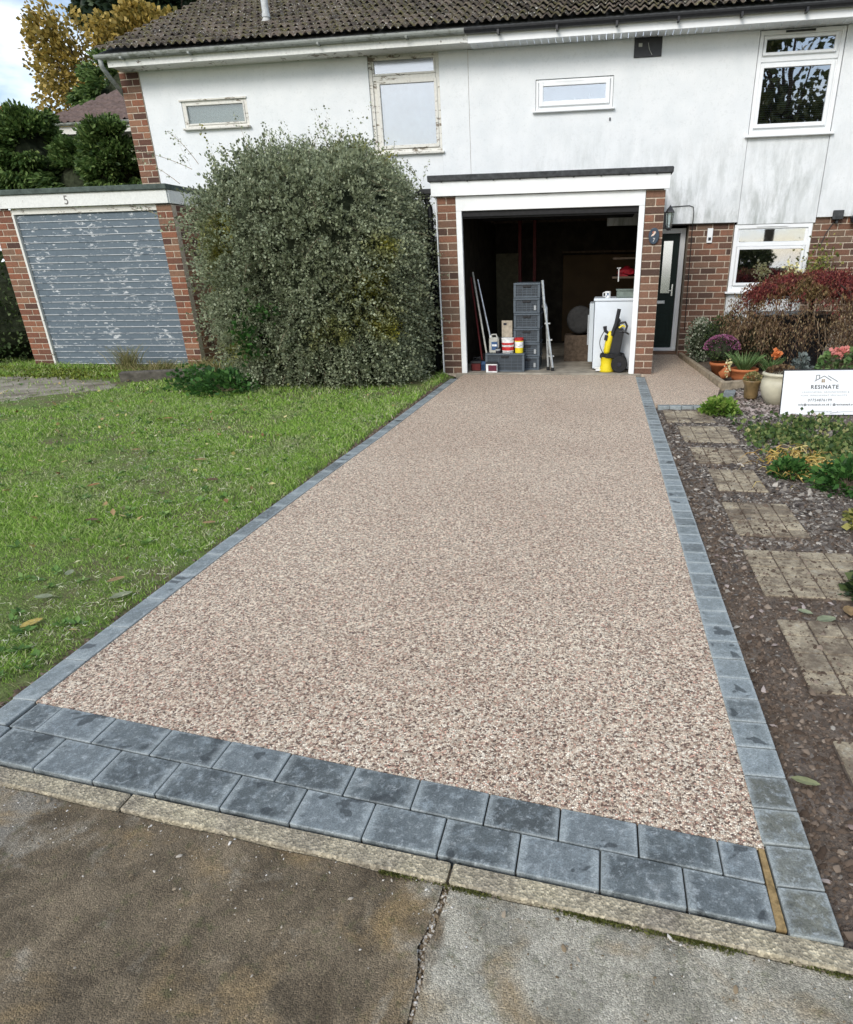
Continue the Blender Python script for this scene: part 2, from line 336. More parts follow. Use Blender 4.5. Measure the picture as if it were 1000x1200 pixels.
class MB:
    def __init__(s, tr=None): s.b = bmesh.new(); s.tr = tr
    def box(s, x0, x1, y0, y1, z0, z1, tr=None):
        c = Matrix.Translation(((x0 + x1) / 2, (y0 + y1) / 2, (z0 + z1) / 2)) @ Matrix.Diagonal((x1 - x0, y1 - y0, z1 - z0, 1))
        if tr is not None: c = tr @ c
        bmesh.ops.create_cube(s.b, size=1, matrix=c); return s
    def cyl(s, p, q, r, r2=None, n=12, caps=True):
        p, q = Vector(p), Vector(q); d = q - p
        mtx = Matrix.Translation((p + q) / 2) @ d.to_track_quat('Z', 'Y').to_matrix().to_4x4()
        bmesh.ops.create_cone(s.b, cap_ends=caps, segments=n, radius1=r, radius2=r if r2 is None else r2, depth=d.length, matrix=mtx); return s
    def tube(s, pts, r, n=6, r1=None):
        pts = [Vector(p) for p in pts]; rings = []
        for i, p in enumerate(pts):
            d = (pts[min(i + 1, len(pts) - 1)] - pts[max(i - 1, 0)]).normalized()
            a = d.orthogonal().normalized(); b = d.cross(a)
            if i and rings:
                pa = (rings[-1][0].co - pts[i - 1]); pa = (pa - d * pa.dot(d))
                if pa.length > 1e-6: a = pa.normalized(); b = d.cross(a)
            rr = r if r1 is None else r + (r1 - r) * i / (len(pts) - 1)
            rings.append([s.b.verts.new(p + (a * math.cos(2 * PI * k / n) + b * math.sin(2 * PI * k / n)) * rr) for k in range(n)])
        for A, B in zip(rings, rings[1:]):
            for k in range(n): s.b.faces.new((A[k], A[(k + 1) % n], B[(k + 1) % n], B[k]))
        s.b.faces.new(rings[0][::-1]); s.b.faces.new(rings[-1]); return s
    def lathe(s, c, prof, n=24, sx=1, sy=1):
        rings = []
        for r, z in prof: rings.append([s.b.verts.new((c[0] + r * sx * math.cos(2 * PI * k / n), c[1] + r * sy * math.sin(2 * PI * k / n), c[2] + z)) for k in range(n)])
        for A, B in zip(rings, rings[1:]):
            for k in range(n): s.b.faces.new((A[k], A[(k + 1) % n], B[(k + 1) % n], B[k]))
        if prof[0][0] > 1e-4: s.b.faces.new(rings[0][::-1])
        if prof[-1][0] > 1e-4: s.b.faces.new(rings[-1])
        return s
    def poly(s, pts, z0, z1):
        """horizontal polygon extruded from z0 to z1"""
        A = [s.b.verts.new((x, y, z0)) for x, y in pts]; B = [s.b.verts.new((x, y, z1)) for x, y in pts]
        n = len(pts); s.b.faces.new(A[::-1]); s.b.faces.new(B)
        for k in range(n): s.b.faces.new((A[k], A[(k + 1) % n], B[(k + 1) % n], B[k]))
        return s
    def polyv(s, pts, y0, y1):
        """polygon in the XZ plane extruded from y0 to y1"""
        A = [s.b.verts.new((x, y0, z)) for x, z in pts]; B = [s.b.verts.new((x, y1, z)) for x, z in pts]
        n = len(pts); s.b.faces.new(A); s.b.faces.new(B[::-1])
        for k in range(n): s.b.faces.new((A[k], B[k], B[(k + 1) % n], A[(k + 1) % n]))
        return s
    def build(s, name, mat, parent=None, bevel=0, smooth=False, jit=0, seg=1):
        b = s.b
        if bevel: bmesh.ops.bevel(b, geom=list(b.edges), offset=bevel, segments=seg, affect='EDGES', clamp_overlap=True)
        if s.tr is not None: bmesh.ops.transform(b, matrix=s.tr, verts=b.verts)
        if jit:
            for v in b.verts: v.co += Vector((random.uniform(-jit, jit), random.uniform(-jit, jit), random.uniform(-jit, jit)))
        bmesh.ops.recalc_face_normals(b, faces=b.faces)
        xs = [v.co for v in b.verts]
        lo = Vector([min(c[i] for c in xs) for i in range(3)]); hi = Vector([max(c[i] for c in xs) for i in range(3)])
        org = Vector(((lo.x + hi.x) / 2, (lo.y + hi.y) / 2, lo.z))
        bmesh.ops.translate(b, vec=-org, verts=b.verts)
        me = bpy.data.meshes.new(name); b.to_mesh(me); b.free(); me.materials.append(mat)
        if smooth:
            for p in me.polygons: p.use_smooth = True
        o = bpy.data.objects.new(name, me); return link(o, parent, org)
def box(name, x0, x1, y0, y1, z0, z1, mat, parent=None, bevel=0): return MB().box(x0, x1, y0, y1, z0, z1).build(name, mat, parent, bevel)

_bm = {}
def brick_obj(parent, cx, cy, cz, lx, ly, lz, mat, name='brick', axis=0):
    key = (round(lx, 3), round(ly, 3), round(lz, 3), mat.name, name)
    if key not in _bm:
        b = bmesh.new(); bmesh.ops.create_cube(b, size=1, matrix=Matrix.Diagonal((lx, ly, lz, 1)))
        bmesh.ops.bevel(b, geom=list(b.edges), offset=.004, segments=1, affect='EDGES')
        me = bpy.data.meshes.new(name); b.to_mesh(me); b.free(); me.materials.append(mat); _bm[key] = me
    o = bpy.data.objects.new(name, _bm[key])
    return link(o, parent, Vector((cx + random.uniform(-.001, .001), cy + random.uniform(-.0015, .0015), cz)))
CH = .0885
def brick_face(parent, x0, x1, z0, z1, yf, mat, stretch=.235, pier=None, joint=.013):
    """front facing (towards -Y) brickwork; pier = list of alternating course splits"""
    n = max(1, round((z1 - z0) / CH)); h = (z1 - z0) / n
    for i in range(n):
        z = z0 + (i + .5) * h
        if pier: cuts = pier[i % len(pier)]; xs = [x0 + (x1 - x0) * c for c in cuts]
        else:
            xs = [x0]; x = x0 + (stretch * (.5 if i % 2 else 1.0))
            while x < x1 - .05: xs.append(x); x += stretch
            xs.append(x1)
        for a, b in zip(xs, xs[1:]):
            brick_obj(parent, (a + b) / 2, yf + .05, z, b - a - joint, .1, h - joint, mat)
def brick_side(parent, y0, y1, z0, z1, xf, mat, sgn=1, stretch=.235, joint=.013, off=0):
    n = max(1, round((z1 - z0) / CH)); h = (z1 - z0) / n
    for i in range(n):
        ys = [y0]; y = y0 + stretch * (.5 if (i + off) % 2 else 1.0)
        while y < y1 - .05: ys.append(y); y += stretch
        ys.append(y1)
        for a, b in zip(ys, ys[1:]):
            brick_obj(parent, xf - sgn * .05, (a + b) / 2, z0 + (i + .5) * h, .1, b - a - joint, h - joint, mat)

def text_obj(parent, s, size, x, y, z, mat, rot=None, align='CENTER', spacing=1.0, extrude=.0008, base=None, name='lettering', bold=0):
    cu = bpy.data.curves.new('t', 'FONT'); cu.body = s; cu.size = size; cu.align_x = align; cu.space_character = spacing; cu.extrude = extrude; cu.offset = bold
    to = bpy.data.objects.new('t', cu); COL.objects.link(to); dg = bpy.context.evaluated_depsgraph_get()
    me = bpy.data.meshes.new_from_object(to.evaluated_get(dg)); bpy.data.objects.remove(to)
    M_ = (base or Matrix.Identity(4)) @ Matrix.Translation((x, y, z)) @ Matrix.Rotation(PI / 2, 4, 'X')
    me.transform(M_); me.materials.clear(); me.materials.append(mat); me.name = name
    o = bpy.data.objects.new(name, me); return link(o, parent)

# foliage ---------------------------------------------------------
def unit(v): return v / np.maximum(np.linalg.norm(v, axis=-1, keepdims=True), 1e-9)
def leaves(name, P, size, mat, parent, D=None, wid=.45, up=.3, fold=.25):
    """one folded leaf (two triangles, four corners) at each point; D = the way each leaf points"""
    n = len(P); P = np.asarray(P, float)
    d = rng.normal(size=(n, 3)) if D is None else D + rng.normal(size=(n, 3)) * .35
    d = unit(d); s = unit(np.cross(d, rng.normal(size=(n, 3)) * (1 - up) + np.array([0, 0, 1.]) * up + 1e-4)); nn = np.cross(s, d)
    sz = (size * rng.uniform(.6, 1.35, n))[:, None]
    a = P; t = P + d * sz; m = P + d * sz * .5 + nn * sz * fold * rng.uniform(-.3, 1, (n, 1))
    V = np.stack([a, m + s * sz * wid, t, m - s * sz * wid], 1).reshape(-1, 3)
    i = np.arange(n)[:, None] * 4
    F = np.concatenate([i + np.array([[0, 1, 2]]), i + np.array([[0, 2, 3]])], 1).reshape(-1, 3)
    return raw(name, V, F, mat, parent)
def strips(name, A, mat, parent, w):
    """A (n,k,3): thin flat ribbons (twigs, blades) tapering to a point"""
    n, k, _ = A.shape; d = unit(A[:, -1] - A[:, 0]); s = unit(np.cross(d, rng.normal(size=(n, 3))))
    ww = np.linspace(1, .25, k)[None, :, None] * (w * rng.uniform(.7, 1.3, n))[:, None, None]
    Lf = A - s[:, None] * ww; Rt = A + s[:, None] * ww
    V = np.stack([Lf, Rt], 2).reshape(-1, 3); base = (np.arange(n) * k * 2)[:, None, None]; j = (np.arange(k - 1) * 2)[None, :, None]
    F = (base + j + np.array([[[0, 1, 3, 2]]])).reshape(-1, 4)
    return raw(name, V, F, mat, parent)
def sellip(n, c, r, e=2.6, full=False):
    """points and normals on a rounded-box (superellipsoid)"""
    v = rng.normal(size=(n, 3)); v = unit(v)
    k = (np.abs(v) ** e).sum(1) ** (-1 / e); p = v * k[:, None]
    nrm = unit(np.sign(p) * np.abs(p) ** (e - 1) / np.array(r)); return np.array(c) + p * np.array(r), nrm
def blob(name, c, r, mat, parent, e=2.6, bump=.06, sub=4, zmin=None):
    b = bmesh.new(); bmesh.ops.create_icosphere(b, subdivisions=sub, radius=1)
    for v in b.verts:
        q = np.array(v.co); k = (np.abs(q) ** e).sum() ** (-1 / e); q = q * k * (1 + random.uniform(-bump, bump)) * np.array(r) + np.array(c)
        if zmin is not None: q[2] = max(q[2], zmin)
        v.co = q
    me = bpy.data.meshes.new(name); b.to_mesh(me); b.free(); me.materials.append(mat)
    return link(bpy.data.objects.new(name, me), parent)
def tree(name, base, H, crown_c, crown_r, nl, size, mat, label, cat='tree', lobes=14, group=None, trunk_r=.15, seed=1, core=True, droop=0.0, lobe_r=.42, barkm=None):
    rr = np.random.default_rng(seed); t = thing(name, base, label, cat, group)
    bx_, by, bz = base; mb = MB(); top = Vector((crown_c[0], crown_c[1], crown_c[2] + crown_r[2] * .5))
    b0 = Vector(base); mid = b0.lerp(top, .5) + Vector((rr.uniform(-.1, .1), 0, 0))
    mb.tube([b0, b0.lerp(mid, .5), mid, mid.lerp(top, .5), top], trunk_r, 8, trunk_r * .2)
    LC = []
    for i in range(lobes):
        v = unit(rr.normal(size=3)); q = np.array(crown_c) + v * np.array(crown_r) * rr.uniform(.35, .85); LC.append(q)
        st = b0.lerp(top, rr.uniform(.35, .8)); en = Vector(q); mb.tube([st, st.lerp(en, .5) + Vector((0, 0, rr.uniform(-.1, .2))), en], trunk_r * .3, 5, trunk_r * .06)
    mb.build('trunk', barkm or MT['bark'], t)
    P = []
    for q in LC:
        k = int(nl / lobes); v = unit(rr.normal(size=(k, 3))); rad = np.array(crown_r) * lobe_r * rr.uniform(.7, 1.3)
        P.append(q + v * rad * rr.uniform(.35, 1.08, (k, 1)) ** .6)
    P = np.concatenate(P); D = unit(P - np.array(crown_c)) + np.array([0, 0, -droop])
    leaves('crown', P, size, mat, t, D)
    return t

# ================================================================== GROUND
gm = simple('far_ground', (.10, .12, .05), .95, .1, 0, .4, .5)
g = raw('ground', [(-150, -150, -.09), (150, -150, -.09), (150, 150, -.09), (-150, 150, -.09)], [(0, 1, 2, 3)], gm); tag(g, kind='structure')
def fe(x): return 1.334 - .1100 * (x + 1.815)      # front edge of the blocks
def fm(x): return 1.4805 - .1220 * (x + 1.821)
def fi(x): return 1.628 - .1310 * (x + 1.93)
def ce(x): return fe(x) - .068                      # road-side edge of the kerb
# road in two bays split by a crack
def bay(name, x0, x1, label=None):
    nx, ny = max(2, int((x1 - x0) / .04)), 26
    xs = np.linspace(x0, x1, nx); V = []
    for x in xs:
        y1 = ce(x) - .004; ys = np.concatenate([np.linspace(y1, y1 - 1.0, ny - 1), [-8.0]])
        for y in ys:
            z = -.016 + .006 * math.sin(x * 5 + y * 3) * min(1, (y1 - y) * 4) + .003 * math.sin(x * 23 + y * 31)
            if abs(x - x0) < 1e-6 or abs(x - x1) < 1e-6: z -= .003
            V.append((x + (.008 * math.sin(y * 25) + .004 * math.sin(y * 60 + x * 900) + .003 * math.sin(y * 143 + x * 3000) if abs(x - x0) < .001 or abs(x - x1) < .001 else 0), y, z))
    F = [(i * ny + j, i * ny + j + 1, (i + 1) * ny + j + 1, (i + 1) * ny + j) for i in range(nx - 1) for j in range(ny - 1)]
    o = raw(name, V, [f[::-1] for f in F], MT['road'], None, True); return tag(o, kind='structure')
bay('road', -9, -.336); bay('road', -.322, 6)
g2 = raw('crack_dirt', [(-.36, -8, -.026), (-.30, -8, -.026), (-.30, 1.12, -.026), (-.36, 1.12, -.026)], [(0, 1, 2, 3)], MT['sandsoil']); tag(g2, kind='structure')
kerb = MB().poly([(-9, fe(-9) - .008), (-9, ce(-9) + .01), (6, ce(6) + .01), (6, fe(6) - .008)], -.085, -.03).build('kerb', MT['mortar']); tag(kerb, kind='structure')
kx = [-7.31, -6.31, -5.31, -4.31, -3.31, -2.31, -1.312, -.318, .68, 1.68, 2.68]
for a, b in zip(kx, kx[1:]):
    a2, b2 = a + .004, b - .004
    MB().poly([(a2, ce(a2)), (b2, ce(b2)), (b2, fe(b2) - .006), (a2, fe(a2) - .006)], -.08, -.004 + random.uniform(-.002, .002)).build('kerb_stone', MT['curb'], kerb, .005, False, .0006)
# scattered grit on the road along the kerb
n = 900; gx = rng.uniform(-1.9, .9, n); gy = np.array([ce(x) for x in gx]) - np.abs(rng.normal(0, .10, n)) - .004
far = rng.random(n) < .35; gy = np.where(far, rng.uniform(.45, 1.2, n), gy)
def stones(name, X, Y, Z, S, mat, parent=None, flat=.4):
    n = len(X); a = rng.uniform(0, 2 * PI, n)
    base = np.array([[1, 0, 0], [.4, .8, .1], [-.5, .75, 0], [-1, 0, .1], [-.45, -.8, 0], [.5, -.7, 0], [0, .05, 1]]) * np.array([1, .7, 1])
    V = base[None] * S[:, None, None] * rng.uniform(.7, 1.3, (n, 7, 1)); V[:, :, 2] *= flat
    c, s = np.cos(a)[:, None], np.sin(a)[:, None]; x = V[:, :, 0] * c - V[:, :, 1] * s; y = V[:, :, 0] * s + V[:, :, 1] * c
    tl = rng.normal(0, .28, (n, 2)); z = V[:, :, 2] + x * tl[:, :1] + y * tl[:, 1:]
    V = np.stack([x + X[:, None], y + Y[:, None], z + Z[:, None]], 2).reshape(-1, 3)
    i = (np.arange(n) * 7)[:, None]; F = np.concatenate([i + np.array([[k, (k + 1) % 6, 6]]) for k in range(6)], 1).reshape(-1, 3)
    return raw(name, V, F, mat, parent)
mgrit = NT('pale_grit'); mgrit = mgrit.fin(mgrit.ramp(mgrit.island(), [(0, (.10, .07, .04)), (.4, (.22, .17, .11)), (.75, (.42, .38, .32)), (1, (.7, .68, .64))]), .8, .2)
tag(stones('grit', gx, gy, np.full(n, -.012), rng.uniform(.0012, .0042, n) * np.where(rng.random(n) < .04, 2.2, 1), mgrit, None, .8), 'loose pale grit scattered on the road beside the kerb', 'grit', kind='stuff')
n = 900; yy_ = rng.uniform(.3, 1.12, n); xx_ = -.329 + .008 * np.sin(yy_ * 25) + rng.normal(0, .009, n)
tag(stones('crack_grit', xx_, yy_, np.full(n, -.024), rng.uniform(.002, .007, n), mgrit, None, .8), 'brown grit and crumbs filling the crack across the road', 'grit', kind='stuff')
# ---- moss line on the road under the kerb
mmoss = mat_leaf('moss', [(0, (.05, .06, .015)), (.6, (.10, .11, .03)), (1, (.17, .17, .05))], trans=.1)
n = 6500; mx = rng.uniform(-.5, 1.3, n); nz = np.sin(mx * 9) * .5 + np.sin(mx * 23 + 1) * .6 - .05
mx = mx[nz + rng.normal(0, .35, n) > .0]; my = np.array([ce(x) for x in mx]) - np.abs(rng.normal(0, .006, len(mx))) - .001
tag(leaves('moss', np.stack([mx, my, np.full(len(mx), -.014)], 1), .006, mmoss, None, np.array([0, 0, .6])), 'thin line of green moss growing along the foot of the kerb', 'moss', kind='stuff')

# ---- driveway
BL, BR_, OL, OR_ = -1.952, .481, -2.05, .606
YB = 9.31
bl = lambda y: BL + (-.028 * math.sin(max(0, min(1, (y - 1.6) / 4)) * PI) + .05 * max(0, (y - 3) / 6)) * .8
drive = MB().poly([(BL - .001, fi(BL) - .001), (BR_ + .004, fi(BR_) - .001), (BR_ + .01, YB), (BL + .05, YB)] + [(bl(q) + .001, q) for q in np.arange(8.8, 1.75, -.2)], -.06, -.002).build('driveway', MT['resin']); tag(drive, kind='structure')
bed = MB().poly([(OL + .004, fe(OL) + .004), (OR_ - .004, fe(OR_) + .004), (OR_ - .004, 9.02), (OL + .004, 8.85)], -.08, -.012).build('mortar_bed', simple('dark_joint', (.045, .045, .04), .9, .1), drive)
jx1 = [OL, -1.915, -1.69, -1.466, -1.24, -1.02, -.797, -.578, -.363, -.152, .060, .267, .466]
jx2 = [-1.94, -1.827, -1.594, -1.364, -1.132, -.911, -.686, -.474, -.259, -.051, .160, .367, .466]
def block(pts, mat, z=.0, g=.0022, dz=.0015, par=drive):
    c = np.mean(pts, 0); q = [(p[0] - np.sign(p[0] - c[0]) * g, p[1] - np.sign(p[1] - c[1]) * g) for p in pts]
    zz = z + random.uniform(-dz, dz)
    return MB().poly(q, zz - .05, zz).build('block', mat, par, .0025, False, .0003)
for a, b in zip(jx1[1:], jx1[2:]): block([(a, fe(a)), (b, fe(b)), (b, fm(b)), (a, fm(a))], MT['block'])
block([(OL, fe(OL)), (jx1[1], fe(jx1[1])), (jx1[1] - .01, fm(jx1[1])), (OL, fm(OL))], MT['block'])
for a, b in zip(jx2, jx2[1:]): block([(a, fm(a)), (b, fm(b)), (b, fi(b)), (a, fi(a))], MT['block'])
block([(OL, fm(OL)), (BL, fm(BL)), (BL, fi(BL)), (OL, fi(OL))], MT['edge'])
y = fi(BL); i = 0
while y < 8.8:
    y2 = min(y + .2595, 8.86)
    block([(bl(y) - .1, y), (bl(y), y), (bl(y2), y2), (bl(y2) - .1, y2)], MT['edge'], .003); y = y2; i += 1
y = fe(.54) - .005; i = 0
while y < 8.98:
    y2 = y + .1275
    block([(BR_ + .006 if i < 2 else BR_, y - (.004 if i == 0 else 0)), (OR_, y - (.01 if i == 0 else 0)), (OR_, y2), (BR_ + .006 if i < 2 else BR_, y2)], MT['old'] if i < 4 else MT['edge'], .002, .0028, .0015); y = y2; i += 1
MB().poly([(.464, fe(.47)), (.486, fe(.48)), (.484, fi(.48) + .02), (.470, fi(.48))], -.03, -.003).build('sand_joint', MT['sand'], drive)

# ---- side path to the front door
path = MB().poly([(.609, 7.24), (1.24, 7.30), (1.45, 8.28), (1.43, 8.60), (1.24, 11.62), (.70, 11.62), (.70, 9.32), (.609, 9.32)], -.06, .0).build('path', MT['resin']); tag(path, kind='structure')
for k in range(5):
    a = .64 + k * .125; MB().poly([(a, 7.15 + k * .006), (a + .12, 7.156 + k * .006), (a + .12, 7.24 + k * .006), (a, 7.234 + k * .006)], -.07, .0).build('edging_block', MT['edge'], path, .004)
for k in range(5):
    p = Vector((1.27, 7.27)).lerp(Vector((1.50, 8.20)), k / 5); q = Vector((1.27, 7.27)).lerp(Vector((1.50, 8.20)), (k + .95) / 5)
    MB().poly([(p.x, p.y), (p.x + .12, p.y - .03), (q.x + .12, q.y - .03), (q.x, q.y)], -.05, .002).build('edging_block', MT['edge'], path, .004)
t = thing('timber_edging', (1.45, 8.5, 0), 'weathered timber edging boards along the bed beside the side path', 'edging')
MB().poly([(1.455, 8.40), (1.525, 8.43), (1.31, 11.2), (1.25, 11.2)], -.04, .07).build('board', MT['wood'], t, .006)
MB().poly([(1.46, 8.385), (1.49, 8.31), (1.86, 8.52), (1.83, 8.60)], -.04, .065).build('board', MT['wood'], t, .006)

# ---- soil bed on the right
def sheet(name, x0, x1, y0, y1, nx, ny, zf, mat, kind='structure', smooth=True, parent=None):
    X = np.linspace(x0, x1, nx); Y_ = np.linspace(y0, y1, ny); V = [(x, y, zf(x, y)) for x in X for y in Y_]
    F = [(i * ny + j, (i + 1) * ny + j, (i + 1) * ny + j + 1, i * ny + j + 1) for i in range(nx - 1) for j in range(ny - 1)]
    o = raw(name, V, F, mat, parent, smooth); 
    if kind: tag(o, kind=kind)
    return o
nr = np.random.default_rng(3); PH = nr.uniform(0, 6, (16, 2)); FR = nr.uniform(3, 40, 16)
def lump(x, y, a=1.0):
    return a * sum(math.sin(FR[k] * x + PH[k, 0]) * math.sin(FR[k] * y + PH[k, 1]) / (1 + FR[k] * .12) for k in range(16)) * .0045
def soilz(x, y):
    e = min(1, max(0, (x - .61) / .12)); yk = fe(x); f = min(1, max(0, (y - yk) / .15))
    z = -.045 + lump(x, y) + .012 * e
    if y > 8.6: z += .02 * min(1, (y - 8.6))
    return z
sheet('flower_bed', .607, 6.0, .96, 11.5, 150, 300, soilz, MT['soil'])
mchip = NT('slate_chip'); i_ = mchip.island()
cc = mchip.ramp(i_, [(0, (.05, .040, .035)), (.3, (.088, .074, .062)), (.6, (.155, .135, .115)), (.85, (.26, .235, .20)), (1, (.46, .42, .36))])
cc = mchip.mix(.4, cc, mchip.ramp(mchip.noise(90, 4, .7), [(.3, .5), (.7, 1.4)]), 'MULTIPLY'); mchip = mchip.fin(cc, .75, .25)
n = 90000; sx = .62 + np.abs(rng.beta(1.1, 1.2, n)) * 2.6; sy = 1.0 + rng.beta(1.3, 1.2, n) * 7.6
dens = .22 + .78 * np.clip((sy - 2.6) / 1.5, 0, 1) * np.clip(1 - np.abs(sx - 1.5) / 1.8, .35, 1)
slab_ = np.zeros(n, bool)
for (q0, q1, q2, q3) in [(.80, 1.35, 1.26, 1.80), (.81, 1.30, 2.06, 2.60), (.81, 1.36, 2.82, 3.36), (.82, 1.22, 3.57, 4.13), (.84, 1.17, 4.37, 4.88), (.78, 1.20, 5.05, 5.52), (.76, 1.22, 5.72, 6.34), (.68, 1.15, 6.50, 7.05)]: slab_ |= (sx > q0) & (sx < q1) & (sy > q2) & (sy < q3)
keep = (rng.random(n) < dens * np.where(slab_, np.clip((sy - 4) / 9, .03, .4), 1)) & ~((sx < 1.6) & (sy > 7.1)) & (sx < sy * .32 + .55)
sx, sy = sx[keep], sy[keep]; szz = np.array([soilz(a, b) for a, b in zip(sx, sy)])
tag(stones('slate_chips', sx, sy, szz + .002, (rng.gamma(2.2, .0045, len(sx)) * np.clip(sy / 4.0, .55, 1)).clip(.002, .032), mchip, None, .35), 'plum grey slate chips scattered over the bare soil of the right bed', 'slate chips', kind='stuff')
# soil clods
n = 30000; sx = .612 + rng.beta(1, 2.2, n) * 1.3; sy = 1.0 + rng.beta(1, 1.7, n) * 6
kq = ~((sx > .80) & (sx < 1.3) & (sy < 5) & (np.abs(((sy - 1.53) % .77) - 0) < .28) & (rng.random(n) < .6)); sx, sy = sx[kq], sy[kq]; n = len(sx)
szz = np.array([soilz(a, b) for a, b in zip(sx, sy)])
for (q0, q1, q2, q3) in [(.80, 1.35, 1.26, 1.80), (.81, 1.30, 2.06, 2.60), (.81, 1.36, 2.82, 3.36), (.82, 1.22, 3.57, 4.13), (.84, 1.17, 4.37, 4.88), (.78, 1.20, 5.05, 5.52)]: szz = np.where((sx > q0) & (sx < q1) & (sy > q2) & (sy < q3), -.022, szz)
mcl = NT('soil_clod'); mcl = mcl.fin(mcl.ramp(mcl.island(), [(0, (.06, .043, .032)), (.8, (.15, .112, .084)), (1, (.26, .21, .165))]), .95, .1)
tag(stones('soil_crumbs', sx, sy, szz, rng.gamma(1.8, .0026, n).clip(.0015, .02), mcl, None, .9), 'dark crumbly soil along the edge of the right hand border blocks', 'soil', kind='stuff')

# ---- stepping stones of embossed setts
SL = [((.80, .62), (.82, 1.26), (1.80, 1.30), 3, 'nearest stepping stone, half buried in soil at the right edge'),
      ((.81, .40), (1.30, 0), (2.06, 2.60), 3, 'stained tan stepping stone, second from the road'),
      ((.81, .44), (1.36, 0), (2.82, 3.36), 4, 'cleanest tan stepping stone, third from the road beside the drive'),
      ((.82, .40), (1.22, 0), (3.57, 4.13), 4, 'tan stepping stone fourth from the road, left of the yellow leaves'),
      ((.84, .40), (1.17, 0), (4.37, 4.88), 4, 'tan stepping stone fifth from the road with chips round it'),
      ((.78, .40), (1.20, 0), (5.05, 5.52), 4, 'brownish stepping stone sixth from the road, muddy on top'),
      ((.76, .40), (1.22, 0), (5.72, 6.34), 4, 'muddy stepping stone seventh from the road'),
      ((.68, .40), (1.15, 0), (6.50, 7.05), 4, 'dirty stepping stone against the end of the side path')]
for k, (a, b, c, nn, lab) in enumerate(SL):
    x0 = a[0]; x1 = b[0] if k else 1.35; y0, y1 = c[0], c[1]
    z = -.020 if k < 6 else -.026
    t = thing('stepping_stone', ((x0 + x1) / 2, (y0 + y1) / 2, -.05), lab, 'stepping stone', 'stepping stones in the right bed')
    MB().box(x0, x1, y0, y1, -.07, z - .004).build('slab', MT['soil'], t, .004)
    nx_, ny_ = 4, nn + 1; wx, wy = (x1 - x0) / nx_, (y1 - y0) / ny_
    for i in range(nx_):
        for j in range(ny_):
            o = brick_obj(t, x0 + (i + .5) * wx, y0 + (j + .5) * wy, z - .009 + random.uniform(-.001, .001), wx - .006, wy - .006, .022, MT['sett'], 'sett')

# ---- lawn
def lawnz(x, y):
    e = min(1, max(0, (-2.05 - x) / .10)); return -.045 + .03 * e + lump(x, y, .8) * .6 + .0
sheet('lawn', -14, -2.052, -8 + 9.4, 11.5, 130, 130, lawnz, MT['earth'])
def ragged(P, amp=.11, step=.12):
    out = []
    for p, q in zip(P, P[1:] + P[:1]):
        d = math.dist(p, q); m = max(1, int(d / step))
        for j in range(m):
            u = j / m; x, y = p[0] + (q[0] - p[0]) * u, p[1] + (q[1] - p[1]) * u; w = amp * (math.sin(x * 9 + y * 4) * .5 + random.uniform(-.6, .6))
            out.append((x + w * (q[1] - p[1]) / d, y - w * (q[0] - p[0]) / d))
    return out
# patch of broken concrete at the left
mconc = NT('broken_concrete'); c1 = mconc.mix(mconc.ramp(mconc.noise(3, 6, .65), [(.35, 0.0), (.6, 1.0)]), (.15, .13, .095), (.33, .30, .245))
c1 = mconc.mix(mconc.ramp(mconc.noise(2.3, 6, .65), [(.56, 0.0), (.64, 1.0)]), c1, (.10, .12, .035)); mconc.bump(mconc.noise(30, 5, .7), .8, .02); mconc = mconc.fin(c1, .9, .2)
pc = MB().poly(ragged([(-12, 6.7), (-8.9, 6.55), (-7.3, 6.95), (-6.9, 7.5), (-6.35, 8.05), (-6.8, 8.45), (-8.0, 8.85), (-9.2, 8.9), (-12, 9.3)]), -.06, -.010).build('concrete_patch', mconc); tag(pc, kind='structure')
pc = MB().poly(ragged([(-12, 5.3), (-9.0, 5.4), (-7.1, 5.75), (-6.3, 6.3), (-6.6, 6.42), (-7.6, 6.15), (-9.5, 6.0), (-12, 6.0)]), -.06, -.012).build('concrete_patch', mconc); tag(pc, kind='structure')
def grass_pts(n, x0, x1, y0, y1): return rng.uniform(x0, x1, n), rng.uniform(y0, y1, n)
parts = []
